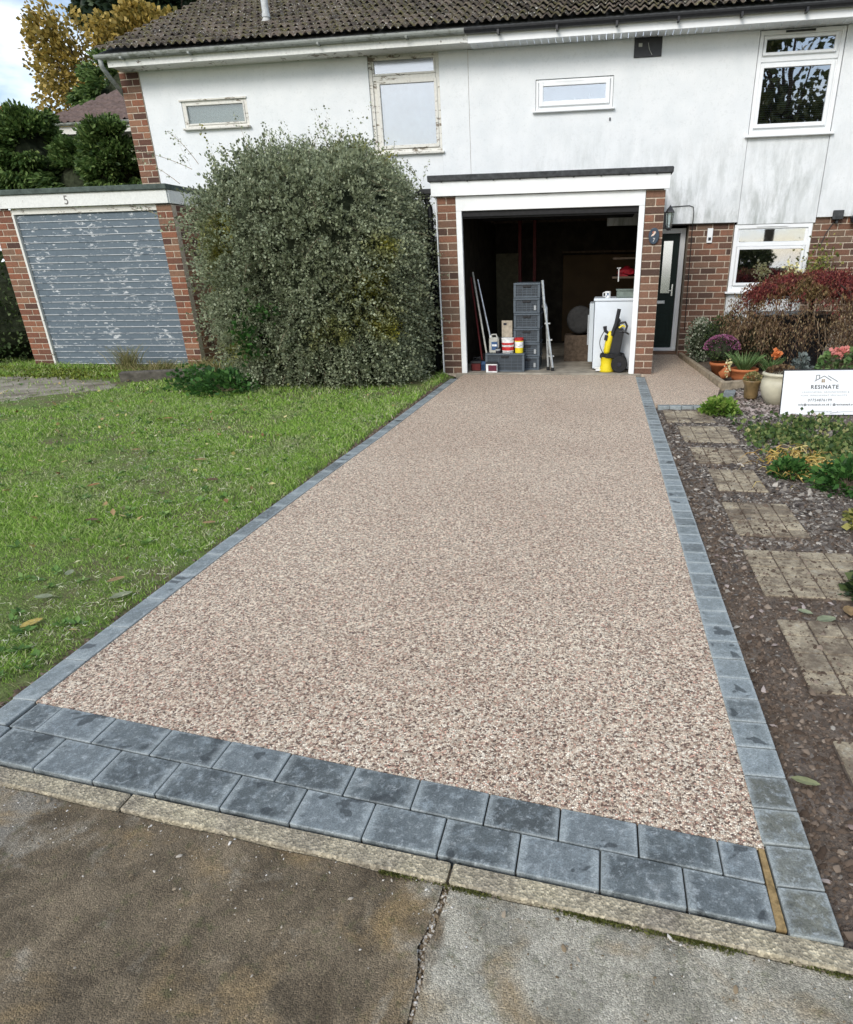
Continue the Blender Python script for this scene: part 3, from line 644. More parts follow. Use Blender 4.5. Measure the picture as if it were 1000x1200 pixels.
for (n, y0, y1, hs, ws) in [(115000, 1.36, 3.2, .026, .0018), (140000, 3.0, 5.2, .031, .0026), (120000, 5.0, 7.6, .038, .0040), (60000, 7.4, 11.0, .050, .0060)]:
    y = rng.uniform(y0, y1, n); x = -2.065 - rng.random(n) ** 1.0 * (y * 1.05 + .9)
    cl = np.sin(x * 7 + np.sin(y * 5) * 2) * np.sin(y * 6.3 + np.cos(x * 4.1) * 2)
    clump = np.sin(x * 2.3 + 1.7 * np.sin(y * 1.9)) * np.sin(y * 2.9 + 1.1) * .5 + .5
    # wear: the strip beside the kerb, two tracks on the left and the concrete are bare
    bare = (np.exp(-((x + 2.06) / .07) ** 2) * 1.1 + ((x < -5.2) & (y > 6.6) & (y < 8.9) & (x < -6.35)) * .93
            + np.exp(-((y - (5.95 + (x + 7) * .12)) / .16) ** 2) * (x < -5.2) * .8 + np.exp(-((y - (5.0 + (x + 6) * .15)) / .10) ** 2) * (x < -4.6) * .6)
    wear = np.clip((np.sin(x * 1.9 + 2.2 * np.sin(y * 1.3)) * np.sin(y * 2.3 + 1.4 * np.sin(x * 1.7)) - .35) * 1.6, 0, .62)
    k = rng.random(n) > np.clip(bare + wear + .22 * (cl < -.3), 0, .97)
    k &= ~((x > -5.9) & (x < -2.3) & (y > 8.2)) ; x, y, clump = x[k], y[k], clump[k]; n = len(x)
    z = np.full(n, -.022); h = hs * rng.uniform(.35, 1.25, n) * (.65 + .7 * clump) * np.where(y > 8.6, 1.2, 1.0)
    ang = rng.uniform(0, 2 * PI, n); lean = rng.uniform(.2, 1.5, n) * h; fa = rng.uniform(0, 2 * PI, n)
    sxv, syv = np.cos(ang) * ws, np.sin(ang) * ws
    b1 = np.stack([x - sxv, y - syv, z], 1); b2 = np.stack([x + sxv, y + syv, z], 1)
    mx_ = x + np.cos(fa) * lean * .35; my_ = y + np.sin(fa) * lean * .35; mz = z + h * .65
    m1 = np.stack([mx_ + sxv * .8, my_ + syv * .8, mz], 1); m0 = np.stack([mx_ - sxv * .8, my_ - syv * .8, mz], 1)
    tp = np.stack([x + np.cos(fa) * lean, y + np.sin(fa) * lean, z + h], 1)
    V = np.stack([b1, b2, m1, tp, m0], 1); parts.append(V)
V = np.concatenate(parts); n = len(V); i = (np.arange(n) * 5)[:, None]
F = np.concatenate([i + np.array([[0, 1, 2]]), i + np.array([[0, 2, 4]]), i + np.array([[4, 2, 3]])], 1).reshape(-1, 3)
tag(raw('grass', V.reshape(-1, 3), F, MT['grass']), 'short green lawn grass left of the driveway with straw and worn patches', 'grass', kind='stuff')
# dry clippings lying on the lawn
mdry = mat_leaf('dry_clipping', [(0, (.25, .25, .14)), (.5, (.44, .45, .28)), (1, (.66, .66, .50))], trans=.1)
n = 26000; y = 1.5 + rng.random(n) * 6.5; x = -2.1 - rng.random(n) * (y * .95 + .6)
k = np.sin(x * 2.1 + 2) * np.sin(y * 1.7) + rng.normal(0, .45, n) > .12; x, y = x[k], y[k]; n = len(x)
A = np.zeros((n, 3, 3)); a = rng.uniform(0, 2 * PI, n); Ls = rng.uniform(.012, .042, n)
for j in range(3): A[:, j] = np.stack([x + np.cos(a + j * .3) * Ls * j / 2, y + np.sin(a + j * .3) * Ls * j / 2, .004 + rng.uniform(-.006, .014, n)], 1)
tag(strips('dry_clippings', A, mdry, None, .0019), 'pale dry grass clippings lying loose over the lawn', 'clippings', kind='stuff')
mwd = mat_leaf('lawn_weed_leaf', [(0, (.06, .13, .03)), (.6, (.14, .26, .06)), (1, (.26, .38, .12))])
n = 420; cy = 1.6 + rng.random(n) * 6.6; cx_ = -2.15 - rng.random(n) * (cy * .95 + .6); k_ = 9
a = rng.uniform(0, 2 * PI, (n, k_)); D = np.stack([np.cos(a), np.sin(a), np.full((n, k_), .35)], 2).reshape(-1, 3)
P = np.repeat(np.stack([cx_, cy, np.full(n, -.005)], 1), k_, 0) + D * .006
tag(leaves('lawn_weeds', P, .034, mwd, None, D, .32, .8), 'small broad leaved weed rosettes dotted through the lawn', 'weeds', kind='stuff')
# soil gap between lawn and border blocks
n = 5000; sy = 1.4 + rng.random(n) * 7.3; sx = -2.058 - np.abs(rng.normal(0, .035, n))
tag(stones('lawn_edge_soil', sx, sy, np.full(n, -.03), rng.gamma(2.2, .004, n).clip(.003, .02), mcl, None, .8), 'dark crumbled soil in the gap between the lawn and the border', 'soil', kind='stuff')

# ================================================================== HOUSES
def gutter(name, x0, x1, y, z, r, mat, parent):
    b = MB(); n = 8; pr = [(y + r * math.cos(a), z - r * math.sin(a)) for a in [PI * k / n for k in range(n + 1)]]
    pin = [(y + (r - .008) * math.cos(a), z - (r - .008) * math.sin(a)) for a in [PI * k / n for k in range(n, -1, -1)]]
    q = pr + pin; A = [b.b.verts.new((x0, c[0], c[1])) for c in q]; B = [b.b.verts.new((x1, c[0], c[1])) for c in q]
    m_ = len(q)
    for k in range(m_): b.b.faces.new((A[k], A[(k + 1) % m_], B[(k + 1) % m_], B[k]))
    b.b.faces.new(A[::-1]); b.b.faces.new(B); return b.build(name, mat, parent)
SLOPE = .457
def roof_tiles(parent, x0, x1, y0, y1, z0, mat, pitch=.118, gauge=.27, slope=SLOPE, seed=0):
    r = np.random.default_rng(seed); prof = np.array([(0, 0), (.18, .022), (.36, .034), (.54, .022), (.70, .0), (.85, -.006), (1.02, .0)])
    cols = int((x1 - x0) / pitch) + 1; rows = int((y1 - y0) / gauge * 1.0); V = []; F = []; k = 0; P = len(prof)
    for i in range(cols):
        for j in range(rows):
            xa = x0 + i * pitch; ya = y0 + j * gauge; dz = r.normal(0, .004); dx = r.normal(0, .003); tl = r.normal(0, .004)
            for (yy, up, th) in ((ya, .058, 0), (ya + gauge * 1.12, .012, 0), (ya + .002, .040, -1)):
                for u, h in prof:
                    V.append((xa + u * pitch + dx, yy, z0 + (yy - y0) * slope + up + h * (1.0) + dz + tl * u - (0 if th == 0 else 0)))
            for p in range(P - 1):
                F.append((k + p, k + p + 1, k + P + p + 1, k + P + p)); F.append((k + 2 * P + p, k + 2 * P + p + 1, k + p + 1, k + p))
            k += 3 * P
    o = raw('roof_tile', V, F, mat, parent); o['kind'] = 'stuff'; return o
def window(parent, x0, x1, z0, z1, y, mat, panes, sill=None, fr=.05, glass=None, back=None, backy=.06, name='window', sillmat=None, bars=None):
    """outer frame with bars, glass panes and sill; the frame sits at y"""
    b = MB(); b.box(x0, x0 + fr, y, y + .06, z0, z1).box(x1 - fr, x1, y, y + .06, z0, z1)
    b.box(x0 + fr, x1 - fr, y + .001, y + .06, z0, z0 + fr).box(x0 + fr, x1 - fr, y + .001, y + .06, z1 - fr, z1)
    for q in (bars or []): b.box(q[0], q[1], y + .002, y + .058, q[2], q[3])
    f = b.build(name, mat, parent, .003)
    pz = sorted(panes, key=lambda p: p[2]); ib = MB(); zc = z0 + fr; yi0, yi1 = y + .022, y + .045
    for (a0, a1, c0, c1, sash) in pz:
        ib.box(x0 + fr, x1 - fr, yi0, yi1, zc, c0); ib.box(x0 + fr, a0, yi0, yi1, c0, c1); ib.box(a1, x1 - fr, yi0, yi1, c0, c1); zc = c1
    ib.box(x0 + fr, x1 - fr, yi0, yi1, zc, z1 - fr); ib.build('frame_infill', mat, f)
    for (a0, a1, c0, c1, sash) in panes:
        if sash:
            s = sash; MB().box(a0 - s, a0, y - .012, y + .03, c0 - s, c1 + s).box(a1, a1 + s, y - .012, y + .03, c0 - s, c1 + s).box(a0, a1, y - .011, y + .03, c0 - s, c0).box(a0, a1, y - .011, y + .03, c1, c1 + s).build('sash', mat, f, .004)
        box('pane', a0 - .003, a1 + .003, y + .012, y + .018, c0 - .003, c1 + .003, glass or MT['glass'], f)
    if sill: MB().box(sill[0], sill[1], y - .07, y + .02, sill[2], sill[3]).build('sill', sillmat or mat, f, .005)
    return f
WY = 11.4
# ---- left house (number 5)
H5 = thing('terraced_house', (-4.8, 11.4, 0), 'left white rendered house with mossy roof, flaking fascia and old timber windows', 'house')
mbw = MB()
for (x0, x1, z0, z1) in [(-7.33, -6.71, 0, 4.26), (-6.71, -5.61, 0, 3.46), (-6.71, -5.61, 3.83, 4.26), (-5.61, -3.62, 0, 4.26), (-2.535, -2.103, 0, 4.26)]: mbw.box(x0, x1, 11.35, 11.45, z0, z1)
mbw.build('render_wall', MT['render'], H5)
box('wall_panel', -3.617, -2.539, 11.362, 11.45, 0, 3.0, MT['render'], H5)
box('inner_wall', -7.6, -2.1, 11.45, 11.6, 0, 4.2, MT['dark'], H5) if False else None
pier5 = box('brick_pier', -7.66, -7.335, 11.336, 11.9, 0, 4.26, MT['mortar'], H5)
brick_face(pier5, -7.665, -7.332, 2.3, 4.245, 11.33, MT['brick'], pier=[[0, .62, 1], [0, .36, 1], [0, .66, 1], [0, .30, 1]])
box('gable_wall', -7.66, -7.34, 11.9, 20.5, 0, 4.25, MT['brick'], H5)
for (x0, x1, z0, z1, gl, bk, nm) in [(-6.71, -5.61, 3.46, 3.83, 'glass2', 'frost', 0)]:
    f = window(H5, x0, x1, z0, z1, 11.36, MT['oldwhite'], [(x0 + .075, x1 - .075, z0 + .075, z1 - .06, .025)], (x0 - .02, x1 + .02, z0 - .015, z0 + .012), .05, MT['glass1'])
    box('obscured_film', x0 + .05, x1 - .05, 11.40, 11.405, z0 + .05, z1 - .04, MT['frost'], f)
    box('drip_board', x0 - .03, x1 + .01, 11.33, 11.36, z1 + .002, z1 + .022, MT['oldwhite'], f)
f = window(H5, -3.62, -2.54, 3.01, 4.255, 11.375, MT['oldwhite'], [(-3.53, -2.62, 4.03, 4.19, .025), (-3.46, -2.625, 3.12, 3.90, .045)], (-3.64, -2.50, 2.985, 3.015), .055, MT['glass2'], bars=[(-3.56, -2.6, 3.945, 4.005)])
box('net_curtain', -3.5, -2.6, 11.47, 11.475, 3.06, 3.95, MT['net'], f)
box('dark_room', -3.56, -2.58, 11.60, 11.62, 3.0, 4.25, MT['room'], f)
box('fascia', -7.58, -2.03, 10.99, 11.012, 4.235, 4.345, MT['oldfascia'], H5, .002)
box('soffit', -7.58, -2.03, 11.014, 11.40, 4.25, 4.262, MT['oldwhite'], H5)
gutter('gutter', -7.72, -2.06, 10.94, 4.375, .055, MT['gutter'], H5)
for x in (-7.3, -6.2, -4.2, -2.9): box('gutter_bracket', x, x + .03, 10.885, 10.99, 4.31, 4.335, MT['gutter'], H5)
MB().tube([(-7.66, 10.95, 4.33), (-7.66, 10.96, 4.24), (-7.66, 11.10, 4.13), (-7.70, 11.45, 3.96), (-7.72, 12.0, 3.86), (-7.72, 12.05, 3.7), (-7.72, 12.05, 2.4)], .034, 10).build('downpipe', MT['gutter'], H5, 0, True)
rf = raw('roof', [(-7.69, 10.95, 4.395), (-2.03, 10.95, 4.395), (-2.03, 17, 4.395 + 6.05 * SLOPE), (-7.69, 17, 4.395 + 6.05 * SLOPE), (-7.69, 10.95, 4.355), (-2.03, 10.95, 4.355), (-2.03, 17, 4.355 + 6.05 * SLOPE), (-7.69, 17, 4.355 + 6.05 * SLOPE)],
         [(0, 1, 2, 3), (7, 6, 5, 4), (0, 4, 5, 1), (0, 3, 7, 4)], MT['felt'], H5)
roof_tiles(rf, -7.70, -2.03, 10.915, 16.9, 4.40, MT['tile'], seed=2)
fl = MB().cyl((-5.42, 12.05, 4.8), (-5.42, 12.05, 5.45), .052, None, 16).cyl((-5.42, 12.05, 5.0), (-5.42, 12.05, 5.05), .062, None, 16).build('flue_pipe', simple('pale_flue', (.50, .52, .52), .6, .3, 0, .2, 20), H5, 0, False)
MB().cyl((-5.42, 12.02, 4.84), (-5.42, 12.05, 4.98), .12, .056, 14).box(-5.62, -5.22, 11.86, 12.2, 4.86, 4.875, Matrix.Translation((0, 12.03, 4.87)) @ Matrix.Rotation(math.atan(SLOPE), 4, 'X') @ Matrix.Translation((0, -12.03, -4.85))).build('flashing', simple('lead_flashing', (.40, .40, .38), .7, .3, 0, .4, 25), fl)

box('inner_wall', -7.6, -2.1, 12.0, 12.1, 0, 4.25, MT['room'], H5); box('ceiling', -7.6, -2.1, 11.46, 12.1, 4.262, 4.28, MT['room'], H5)
# ---- right house (number 7)
H7 = thing('terraced_house', (1.0, 11.4, 0), 'right white rendered house with white upvc windows, black gutter and green front door', 'house')
mbw = MB()
for (x0, x1, z0, z1) in [(-2.097, -1.11, 2.2, 4.243), (-1.11, .01, 2.2, 3.45), (-1.11, .01, 3.84, 4.243), (.01, 1.945, 1.93, 4.243), (3.065, 9, 1.97, 4.243)]: mbw.box(x0, x1, 11.35, 11.45, z0, z1)
mbw.build('render_wall', MT['render'], H7)
box('wall_panel', 1.952, 3.058, 11.362, 11.45, 1.90, 3.02, MT['render'], H7)
box('wall_panel', 1.925, 3.035, 11.392, 11.5, .0, .955, MT['render'], H7)
box('bay_joint', -2.103, -2.097, 11.36, 11.45, 0, 4.26, MT['mortar'], H7)
bw = box('brick_wall', 1.255, 1.915, 11.406, 11.75, 0, 1.93, MT['mortar'], H7); bw2 = box('brick_wall', 3.045, 5.2, 11.406, 11.6, 0, 1.97, MT['mortar'], H7)
brick_face(bw, 1.25, 1.915, -.01, 1.925, 11.40, MT['brickb'])
brick_face(bw2, 3.045, 4.2, .50, 1.965, 11.40, MT['brickb'])
box('reveal_wall', 1.262, 1.9, 11.45, 11.78, 0, 1.93, MT['brickb'], H7)
box('damp_strip', 1.30, 1.90, 11.385, 11.398, 1.075, 1.09, MT['mortar'], H7) if False else None
MB().box(.60, 1.9, 11.36, 11.8, 1.915, 1.935).build('lintel', MT['dark'], H7)
box('inner_wall', -2.1, 9, 12.0, 12.1, 2.26, 4.25, MT['room'], H7); box('inner_wall', .70, 9, 12.0, 12.1, 0, 2.255, MT['room'], H7); box('ceiling', -2.09, 9, 11.46, 12.1, 4.262, 4.28, MT['room'], H7)
for xw in (.66, 1.85, 3.12): box('room_side', xw, xw + .02, 11.76, 11.99, 0, 2.25, MT['room'], H7)
# windows
f = window(H7, 1.955, 3.055, 3.03, 4.235, 11.365, MT['upvc'], [(2.05, 2.93, 3.99, 4.135, .035), (2.055, 2.925, 3.165, 3.815, .05)], (1.90, 3.10, 3.0, 3.03), .05, MT['glassdark'], bars=[(2.0, 3.0, 3.885, 3.93)])
for k in range(22): box('blind_slat', 2.05, 2.94, 11.46, 11.475, 3.17 + k * .026, 3.1725 + k * .026, MT['blind'], f)
box('dark_room', 1.99, 3.02, 11.62, 11.64, 3.05, 4.2, MT['room'], f)
box('trickle_vent', 2.28, 2.66, 11.352, 11.365, 4.20, 4.222, MT['felt'], f)
f = window(H7, -1.105, .005, 3.455, 3.835, 11.365, MT['upvc'], [(-1.0, -.10, 3.575, 3.755, .06)], (-1.15, .04, 3.43, 3.455), .035, MT['glass'])
box('dark_room', -1.07, -.03, 11.62, 11.64, 3.48, 3.82, MT['room'], f)
box('trickle_vent', -.82, -.42, 11.350, 11.365, 3.80, 3.815, MT['upvc'], f)
MB().lathe((-.55, 11.55, 3.56), [(.012, 0), (.014, .05), (.006, .06), (.006, .08), (0, .085)], 10).lathe((-.33, 11.55, 3.56), [(.016, 0), (.018, .07), (.008, .09), (.008, .11), (0, .12)], 10).build('bottle', MT['whitep'], f)
f = window(H7, 1.925, 3.035, .965, 1.895, 11.372, MT['upvc'], [(2.01, 2.94, 1.665, 1.825, 0), (2.03, 2.93, 1.09, 1.555, .04)], (1.88, 3.08, .935, .965), .055, MT['glass'], bars=[(1.97, 2.99, 1.60, 1.655)])
box('dark_room', 1.95, 3.0, 11.9, 11.92, .97, 1.9, MT['room'], f)
box('dark_bar', 2.66, 2.71, 11.46, 11.48, 1.06, 1.57, MT['black'], f)  # narrow black upright behind the lower pane
box('trickle_vent', 2.24, 2.68, 11.36, 11.372, 1.862, 1.885, MT['upvc'], f)
# eaves
box('fascia', -2.028, 9, 10.99, 11.012, 4.225, 4.345, MT['upvc'], H7, .002)
for k in range(60):
    x = -2.02 + k * .1; box('soffit_board', x + .003, x + .097, 11.014, 11.40, 4.245 + (.0015 if k % 2 else 0), 4.256, MT['upvc'], H7)
gutter('gutter', -2.05, 9, 10.94, 4.37, .052, MT['black'], H7)
for k in range(12): box('gutter_bracket', -1.6 + k * .8, -1.57 + k * .8, 10.885, 10.99, 4.29, 4.335, MT['black'], H7)
rf = raw('roof', [(-2.028, 10.95, 4.395), (9, 10.95, 4.395), (9, 17, 4.395 + 6.05 * SLOPE), (-2.028, 17, 4.395 + 6.05 * SLOPE), (-2.028, 10.95, 4.355), (9, 10.95, 4.355)], [(0, 1, 2, 3), (0, 4, 5, 1)], MT['felt'], H7)
roof_tiles(rf, -2.03, 6.0, 10.915, 14.6, 4.395, MT['tile'], seed=5)
# front door
df = MB().box(.70, .74, 11.60, 11.68, .05, 1.88).box(1.155, 1.235, 11.60, 11.68, .05, 1.88)  .box(.74, 1.155, 11.602, 11.68, 1.81, 1.88).box(.70, 1.235, 11.585, 11.68, .05, .10).build('door_frame', MT['upvc'], H7, .003)
dl = MB().box(.742, 1.15, 11.625, 11.66, .105, 1.805).build('front_door', MT['doorg'], H7, .002)
for (a, b, c, d) in [(.80, 1.10, .20, .62)]: MB().box(a, b, 11.612, 11.626, c, d).box(a + .05, b - .05, 11.606, 11.613, c + .05, d - .05).build('door_panel', MT['doorg'], dl, .004)
MB().box(.90, .915, 11.612, 11.63, .93, 1.72).box(1.055, 1.07, 11.612, 11.63, .93, 1.72).box(.915, 1.055, 11.612, 11.63, .93, .945).box(.915, 1.055, 11.612, 11.63, 1.705, 1.72).build('glazing_bead', MT['doorg'], dl, .002)
box('pane', .912, 1.058, 11.618, 11.622, .943, 1.707, mat_glass('door_glass', (.4, .45, .4), .12, .6), dl)
MB().box(.72, 1.00, 11.612, 11.626, .785, .835).build('letter_plate', MT['silver'], dl, .004)
MB().box(1.085, 1.11, 11.605, 11.626, .90, 1.08).box(1.03, 1.10, 11.585, 11.60, .975, .992).build('handle', MT['chrome'], dl, .003)
box('door_step', .60, 1.25, 11.52, 11.60, -.01, .05, MT['brickb'], H7)
# wall fixtures
MB().box(1.53, 1.61, 11.375, 11.40, 1.66, 1.86).box(1.555, 1.585, 11.370, 11.376, 1.70, 1.73).build('bell_box', MT['upvc'], H7, .004)
box('key_pad', 1.55, 1.59, 11.366, 11.372, 1.695, 1.735, MT['black'], H7)
MB().tube([(.95, 11.343, 2.16), (1.22, 11.343, 2.17), (1.28, 11.343, 2.15), (1.295, 11.343, 2.08), (1.295, 11.343, 1.94), (1.30, 11.392, 1.9), (1.33, 11.392, .4)], .006, 6).build('cable', MT['felt'], H7, 0, True)
box('wall_vent', .27, .65, 11.335, 11.35, 4.02, 4.26, MT['black'], H7, .003)
vv = MB().box(.33, .38, 11.325, 11.337, 4.14, 4.18).build('vent_switch', MT['beige'], H7)
MB().tube([(.46, 11.33, 4.18), (.48, 11.325, 4.10), (.52, 11.32, 4.04)], .004, 5).build('vent_wire', MT['beige'], H7)
MB().box(3.28, 3.42, 11.30, 11.36, 1.93, 2.05).box(3.34, 3.37, 11.33, 11.40, 1.88, 1.94).build('floodlight', MT['felt'], H7, .004)
MB().tube([(3.32, 11.38, 1.9), (3.24, 11.385, 1.75), (3.20, 11.385, 1.62)], .006, 6).build('floodlight_cable', MT['black'], H7)
MB().lathe((3.62, 11.30, 1.86), [(.02, 0), (.09, .03), (.10, .09), (.05, .14), (.0, .15)], 14).box(3.58, 3.66, 11.30, 11.40, 1.92, 1.98).build('black_wall_light', MT['black'], H7)
MB().tube([(-.02, 11.345, 3.33), (-.02, 11.335, 3.30)], .012, 6).build('wall_hook', MT['black'], H7)

# ================================================================== GARAGE 7 (open)
G7 = thing('garage', (-.75, 9.33, 0), 'open garage with white frame, brown brick piers and black felt roof', 'garage')
GY = 9.33
pl = MB().box(-2.19, -1.945, GY + .006, GY + .30, -.05, 2.215).build('brick_pier', MT['mortar'], G7)
brick_face(pl, -2.195, -1.94, .0, 2.215, GY, MT['brickb'], pier=[[0, .5, 1], [0, 1]])
pr = MB().box(.47, .705, GY + .006, GY + .30, -.05, 2.215).build('brick_pier', MT['mortar'], G7)
brick_face(pr, .465, .710, .0, 2.215, GY, MT['brickb'], pier=[[0, 1], [0, .52, 1]])
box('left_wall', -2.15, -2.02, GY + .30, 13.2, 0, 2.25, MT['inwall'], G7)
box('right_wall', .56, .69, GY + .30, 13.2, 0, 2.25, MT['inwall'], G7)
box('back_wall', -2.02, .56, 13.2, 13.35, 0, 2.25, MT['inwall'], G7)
box('floor', -2.02, .56, GY - .02, 13.2, -.06, .012, MT['conc'], G7, .004)
box('plinth', -2.02, .56, GY - .06, GY - .021, -.06, -.001, MT['conc'], G7)
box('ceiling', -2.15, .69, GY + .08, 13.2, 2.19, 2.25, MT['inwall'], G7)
for k in range(7): box('joist', -2.02, .56, 9.75 + k * .5, 9.80 + k * .5, 2.08, 2.19, MT['bark'], G7)
box('fascia_board', -2.25, .745, GY - .06, GY - .038, 2.222, 2.385, MT['whitepaint'], G7, .003)
MB().box(-2.285, .775, GY - .09, 11.34, 2.386, 2.452).build('felt_roof', MT['felt'], G7, .008, False, .003)
for k in range(9): MB().lathe((-2.1 + k * .335, GY - .075, 2.375), [(.004, 0), (.012, .006), (.01, .014)], 6).build('felt_drip', MT['felt'], G7)
box('side_fascia', -2.25, -2.23, GY - .036, 11.3, 2.222, 2.385, MT['whitepaint'], G7)
box('edge_trim', -2.212, -2.197, GY - .01, GY + .02, 0, 2.22, MT['whitepaint'], G7)
box('header_board', -1.94, .465, GY - .012, GY + .05, 2.052, 2.218, MT['whitepaint'], G7, .003)
box('door_frame', -1.94, -1.868, GY - .014, GY + .05, 0, 2.05, MT['whitepaint'], G7, .003)
box('door_frame', .395, .465, GY - .014, GY + .05, 0, 2.05, MT['whitepaint'], G7, .003)
MB().box(-1.86, .39, GY + .04, GY + 1.9, 2.03, 2.06).box(-1.86, .39, GY + .02, GY + .045, 1.985, 2.05).box(-1.86, .39, GY + .05, GY + .075, 1.965, 2.0).build('up_and_over_door', MT['rubber'], G7, .002)
# plaque with bird and number
pq = MB(Matrix.Translation((.600, GY - .014, 1.705)) @ Matrix.Rotation(PI / 2, 4, 'X')).lathe((0, 0, 0), [(.066, 0), (.066, .010), (.060, .014)], 28, 1, 1.42).build('number_plaque', MT['plaque'], G7, 0)
MB().polyv([(.565, 1.70), (.60, 1.712), (.622, 1.742), (.617, 1.76), (.600, 1.755), (.592, 1.735), (.575, 1.722)], GY - .031, GY - .028).build('bird', simple('bird_cream', (.62, .50, .42), .5), pq)
MB().polyv([(.592, 1.735), (.600, 1.762), (.585, 1.758), (.575, 1.74)], GY - .032, GY - .029).build('bird_wing', simple('bird_rust', (.40, .14, .09), .5), pq)
text_obj(pq, '7', .062, .603, GY - .030, 1.640, MT['whitep'])
# carriage lamp on the flank
lp = MB().box(.712, .74, 9.42, 9.46, 1.80, 1.98).box(.72, .80, 9.42, 9.45, 1.965, 1.98).build('wall_lamp', MT['black'], G7)
MB().lathe((.785, 9.435, 1.80), [(.025, -.03), (.035, -.01), (.036, 0)], 6).lathe((.785, 9.435, 1.97), [(.058, 0), (.05, .02), (.02, .06), (.008, .075), (0, .09)], 6).build('lamp_cap', MT['black'], lp)
MB().lathe((.785, 9.435, 1.802), [(.034, 0), (.05, .165)], 6).build('lamp_glass', mat_glass('lamp_glass', (.85, .9, .85), .05, .3), lp)
for k in range(6):
    a = PI / 3 * k; MB().tube([(.785 + .035 * math.cos(a), 9.435 + .035 * math.sin(a), 1.80), (.785 + .052 * math.cos(a), 9.435 + .052 * math.sin(a), 1.97)], .004, 4).build('lamp_bar', MT['black'], lp)
# downpipe and hopper at the left side
MB().tube([(-2.40, 9.55, 2.32), (-2.38, 9.55, 2.2), (-2.34, 9.55, 2.1), (-2.34, 9.55, .0)], .036, 10).build('downpipe', MT['black'], G7, 0, True)
MB().box(-2.50, -2.27, 9.45, 9.62, 2.27, 2.33).box(-2.45, -2.34, 9.5, 9.6, 2.21, 2.275).build('hopper', MT['black'], G7, .006)
# inside fittings
MB().box(-.75, .54, 13.10, 13.18, .05, 1.55).build('wall_cupboard', MT['tan'], G7, .004)
box('wall_shelf', -.75, .55, 12.75, 13.19, 1.58, 1.61, MT['bark'], G7)
box('tall_panel', -2.0, -1.55, 13.08, 13.19, 0, 1.6, simple('cream_panel', (.15, .14, .09), .7), G7)
MB().box(-1.45, -1.40, 12.0, 12.1, 0, 2.1).box(-1.2, -1.15, 12.0, 12.1, 0, 2.1).build('shelf_post', MT['redpaint'], G7)
rk = MB().box(.12, .55, 10.3, 11.4, 1.20, 1.225).box(.12, .55, 10.3, 11.4, 1.45, 1.475).build('side_shelf', MT['bark'], G7)

# ---- things inside garage 7
def crate(x0, x1, y0, y1, z0, z1, label, group, face='crate'):
    t = thing('storage_crate', ((x0 + x1) / 2, (y0 + y1) / 2, z0), label, 'crate', group)
    h = z1 - z0
    b = MB().box(x0 + .012, x1 - .012, y0 + .014, y1 - .012, z0, z1 - .012); b.build('body', MT['crated'], t, .003)
    b = MB().box(x0, x1, y0, y1, z1 - .028, z1 - .003); b.build('rim', MT[face], t, .004)
    b = MB().box(x0, x0 + .035, y0 + .001, y0 + .03, z0, z1 - .03).box(x1 - .035, x1, y0 + .001, y0 + .03, z0, z1 - .03).box(x0 + .035, x1 - .035, y0 + .003, y0 + .02, z0, z0 + .022)
    b.build('corner_post', MT[face], t, .003)
    w = x1 - x0; m = (x0 + x1) / 2
    b = MB()
    for k in range(1, 4): b.box(x0 + .035, x1 - .035, y0 + .006, y0 + .02, z0 + .02 + k * (h - .07) / 4, z0 + .026 + k * (h - .07) / 4)
    for k in range(1, 6): b.box(x0 + w * k / 6 - .003, x0 + w * k / 6 + .003, y0 + .007, y0 + .02, z0 + .022, z1 - .06)
    b.build('rib', MT[face], t)
    MB().box(m - .055, m + .055, y0 - .002, y0 + .012, z1 - .060, z1 - .030).box(m - .045, m + .045, y0 - .004, y0 + .002, z1 - .052, z1 - .038).build('handle', MT['black'], t, .002)
    if random.random() < .5: x = m + w * .28; box('label_card', x, x + .03, y0 + .002, y0 + .006, z0 + .04, z0 + .10, MT['greyp'], t)
    return t
zs = [.012, .2, .39, .585, .785, .985, 1.18]
nm = ['bottom grey crate of the tall stack in the garage', 'second grey crate from the floor in the tall garage stack', 'third grey crate from the floor, beside the yellow tub',
      'fourth grey crate up in the tall garage stack', 'second grey crate from the top of the garage stack', 'topmost grey crate of the tall stack in the garage']
for k in range(6): crate(-1.235 + .004 * (k % 2), -.865 + .004 * (k % 2), 9.62, 10.2, zs[k], zs[k + 1] - .002, nm[k], 'stacked grey crates in the garage')
crate(-1.62, -1.06, 9.44, 9.60, .012, .265, 'wide low grey crate with paint tubs on it, at the front of the garage', 'stacked grey crates in the garage')
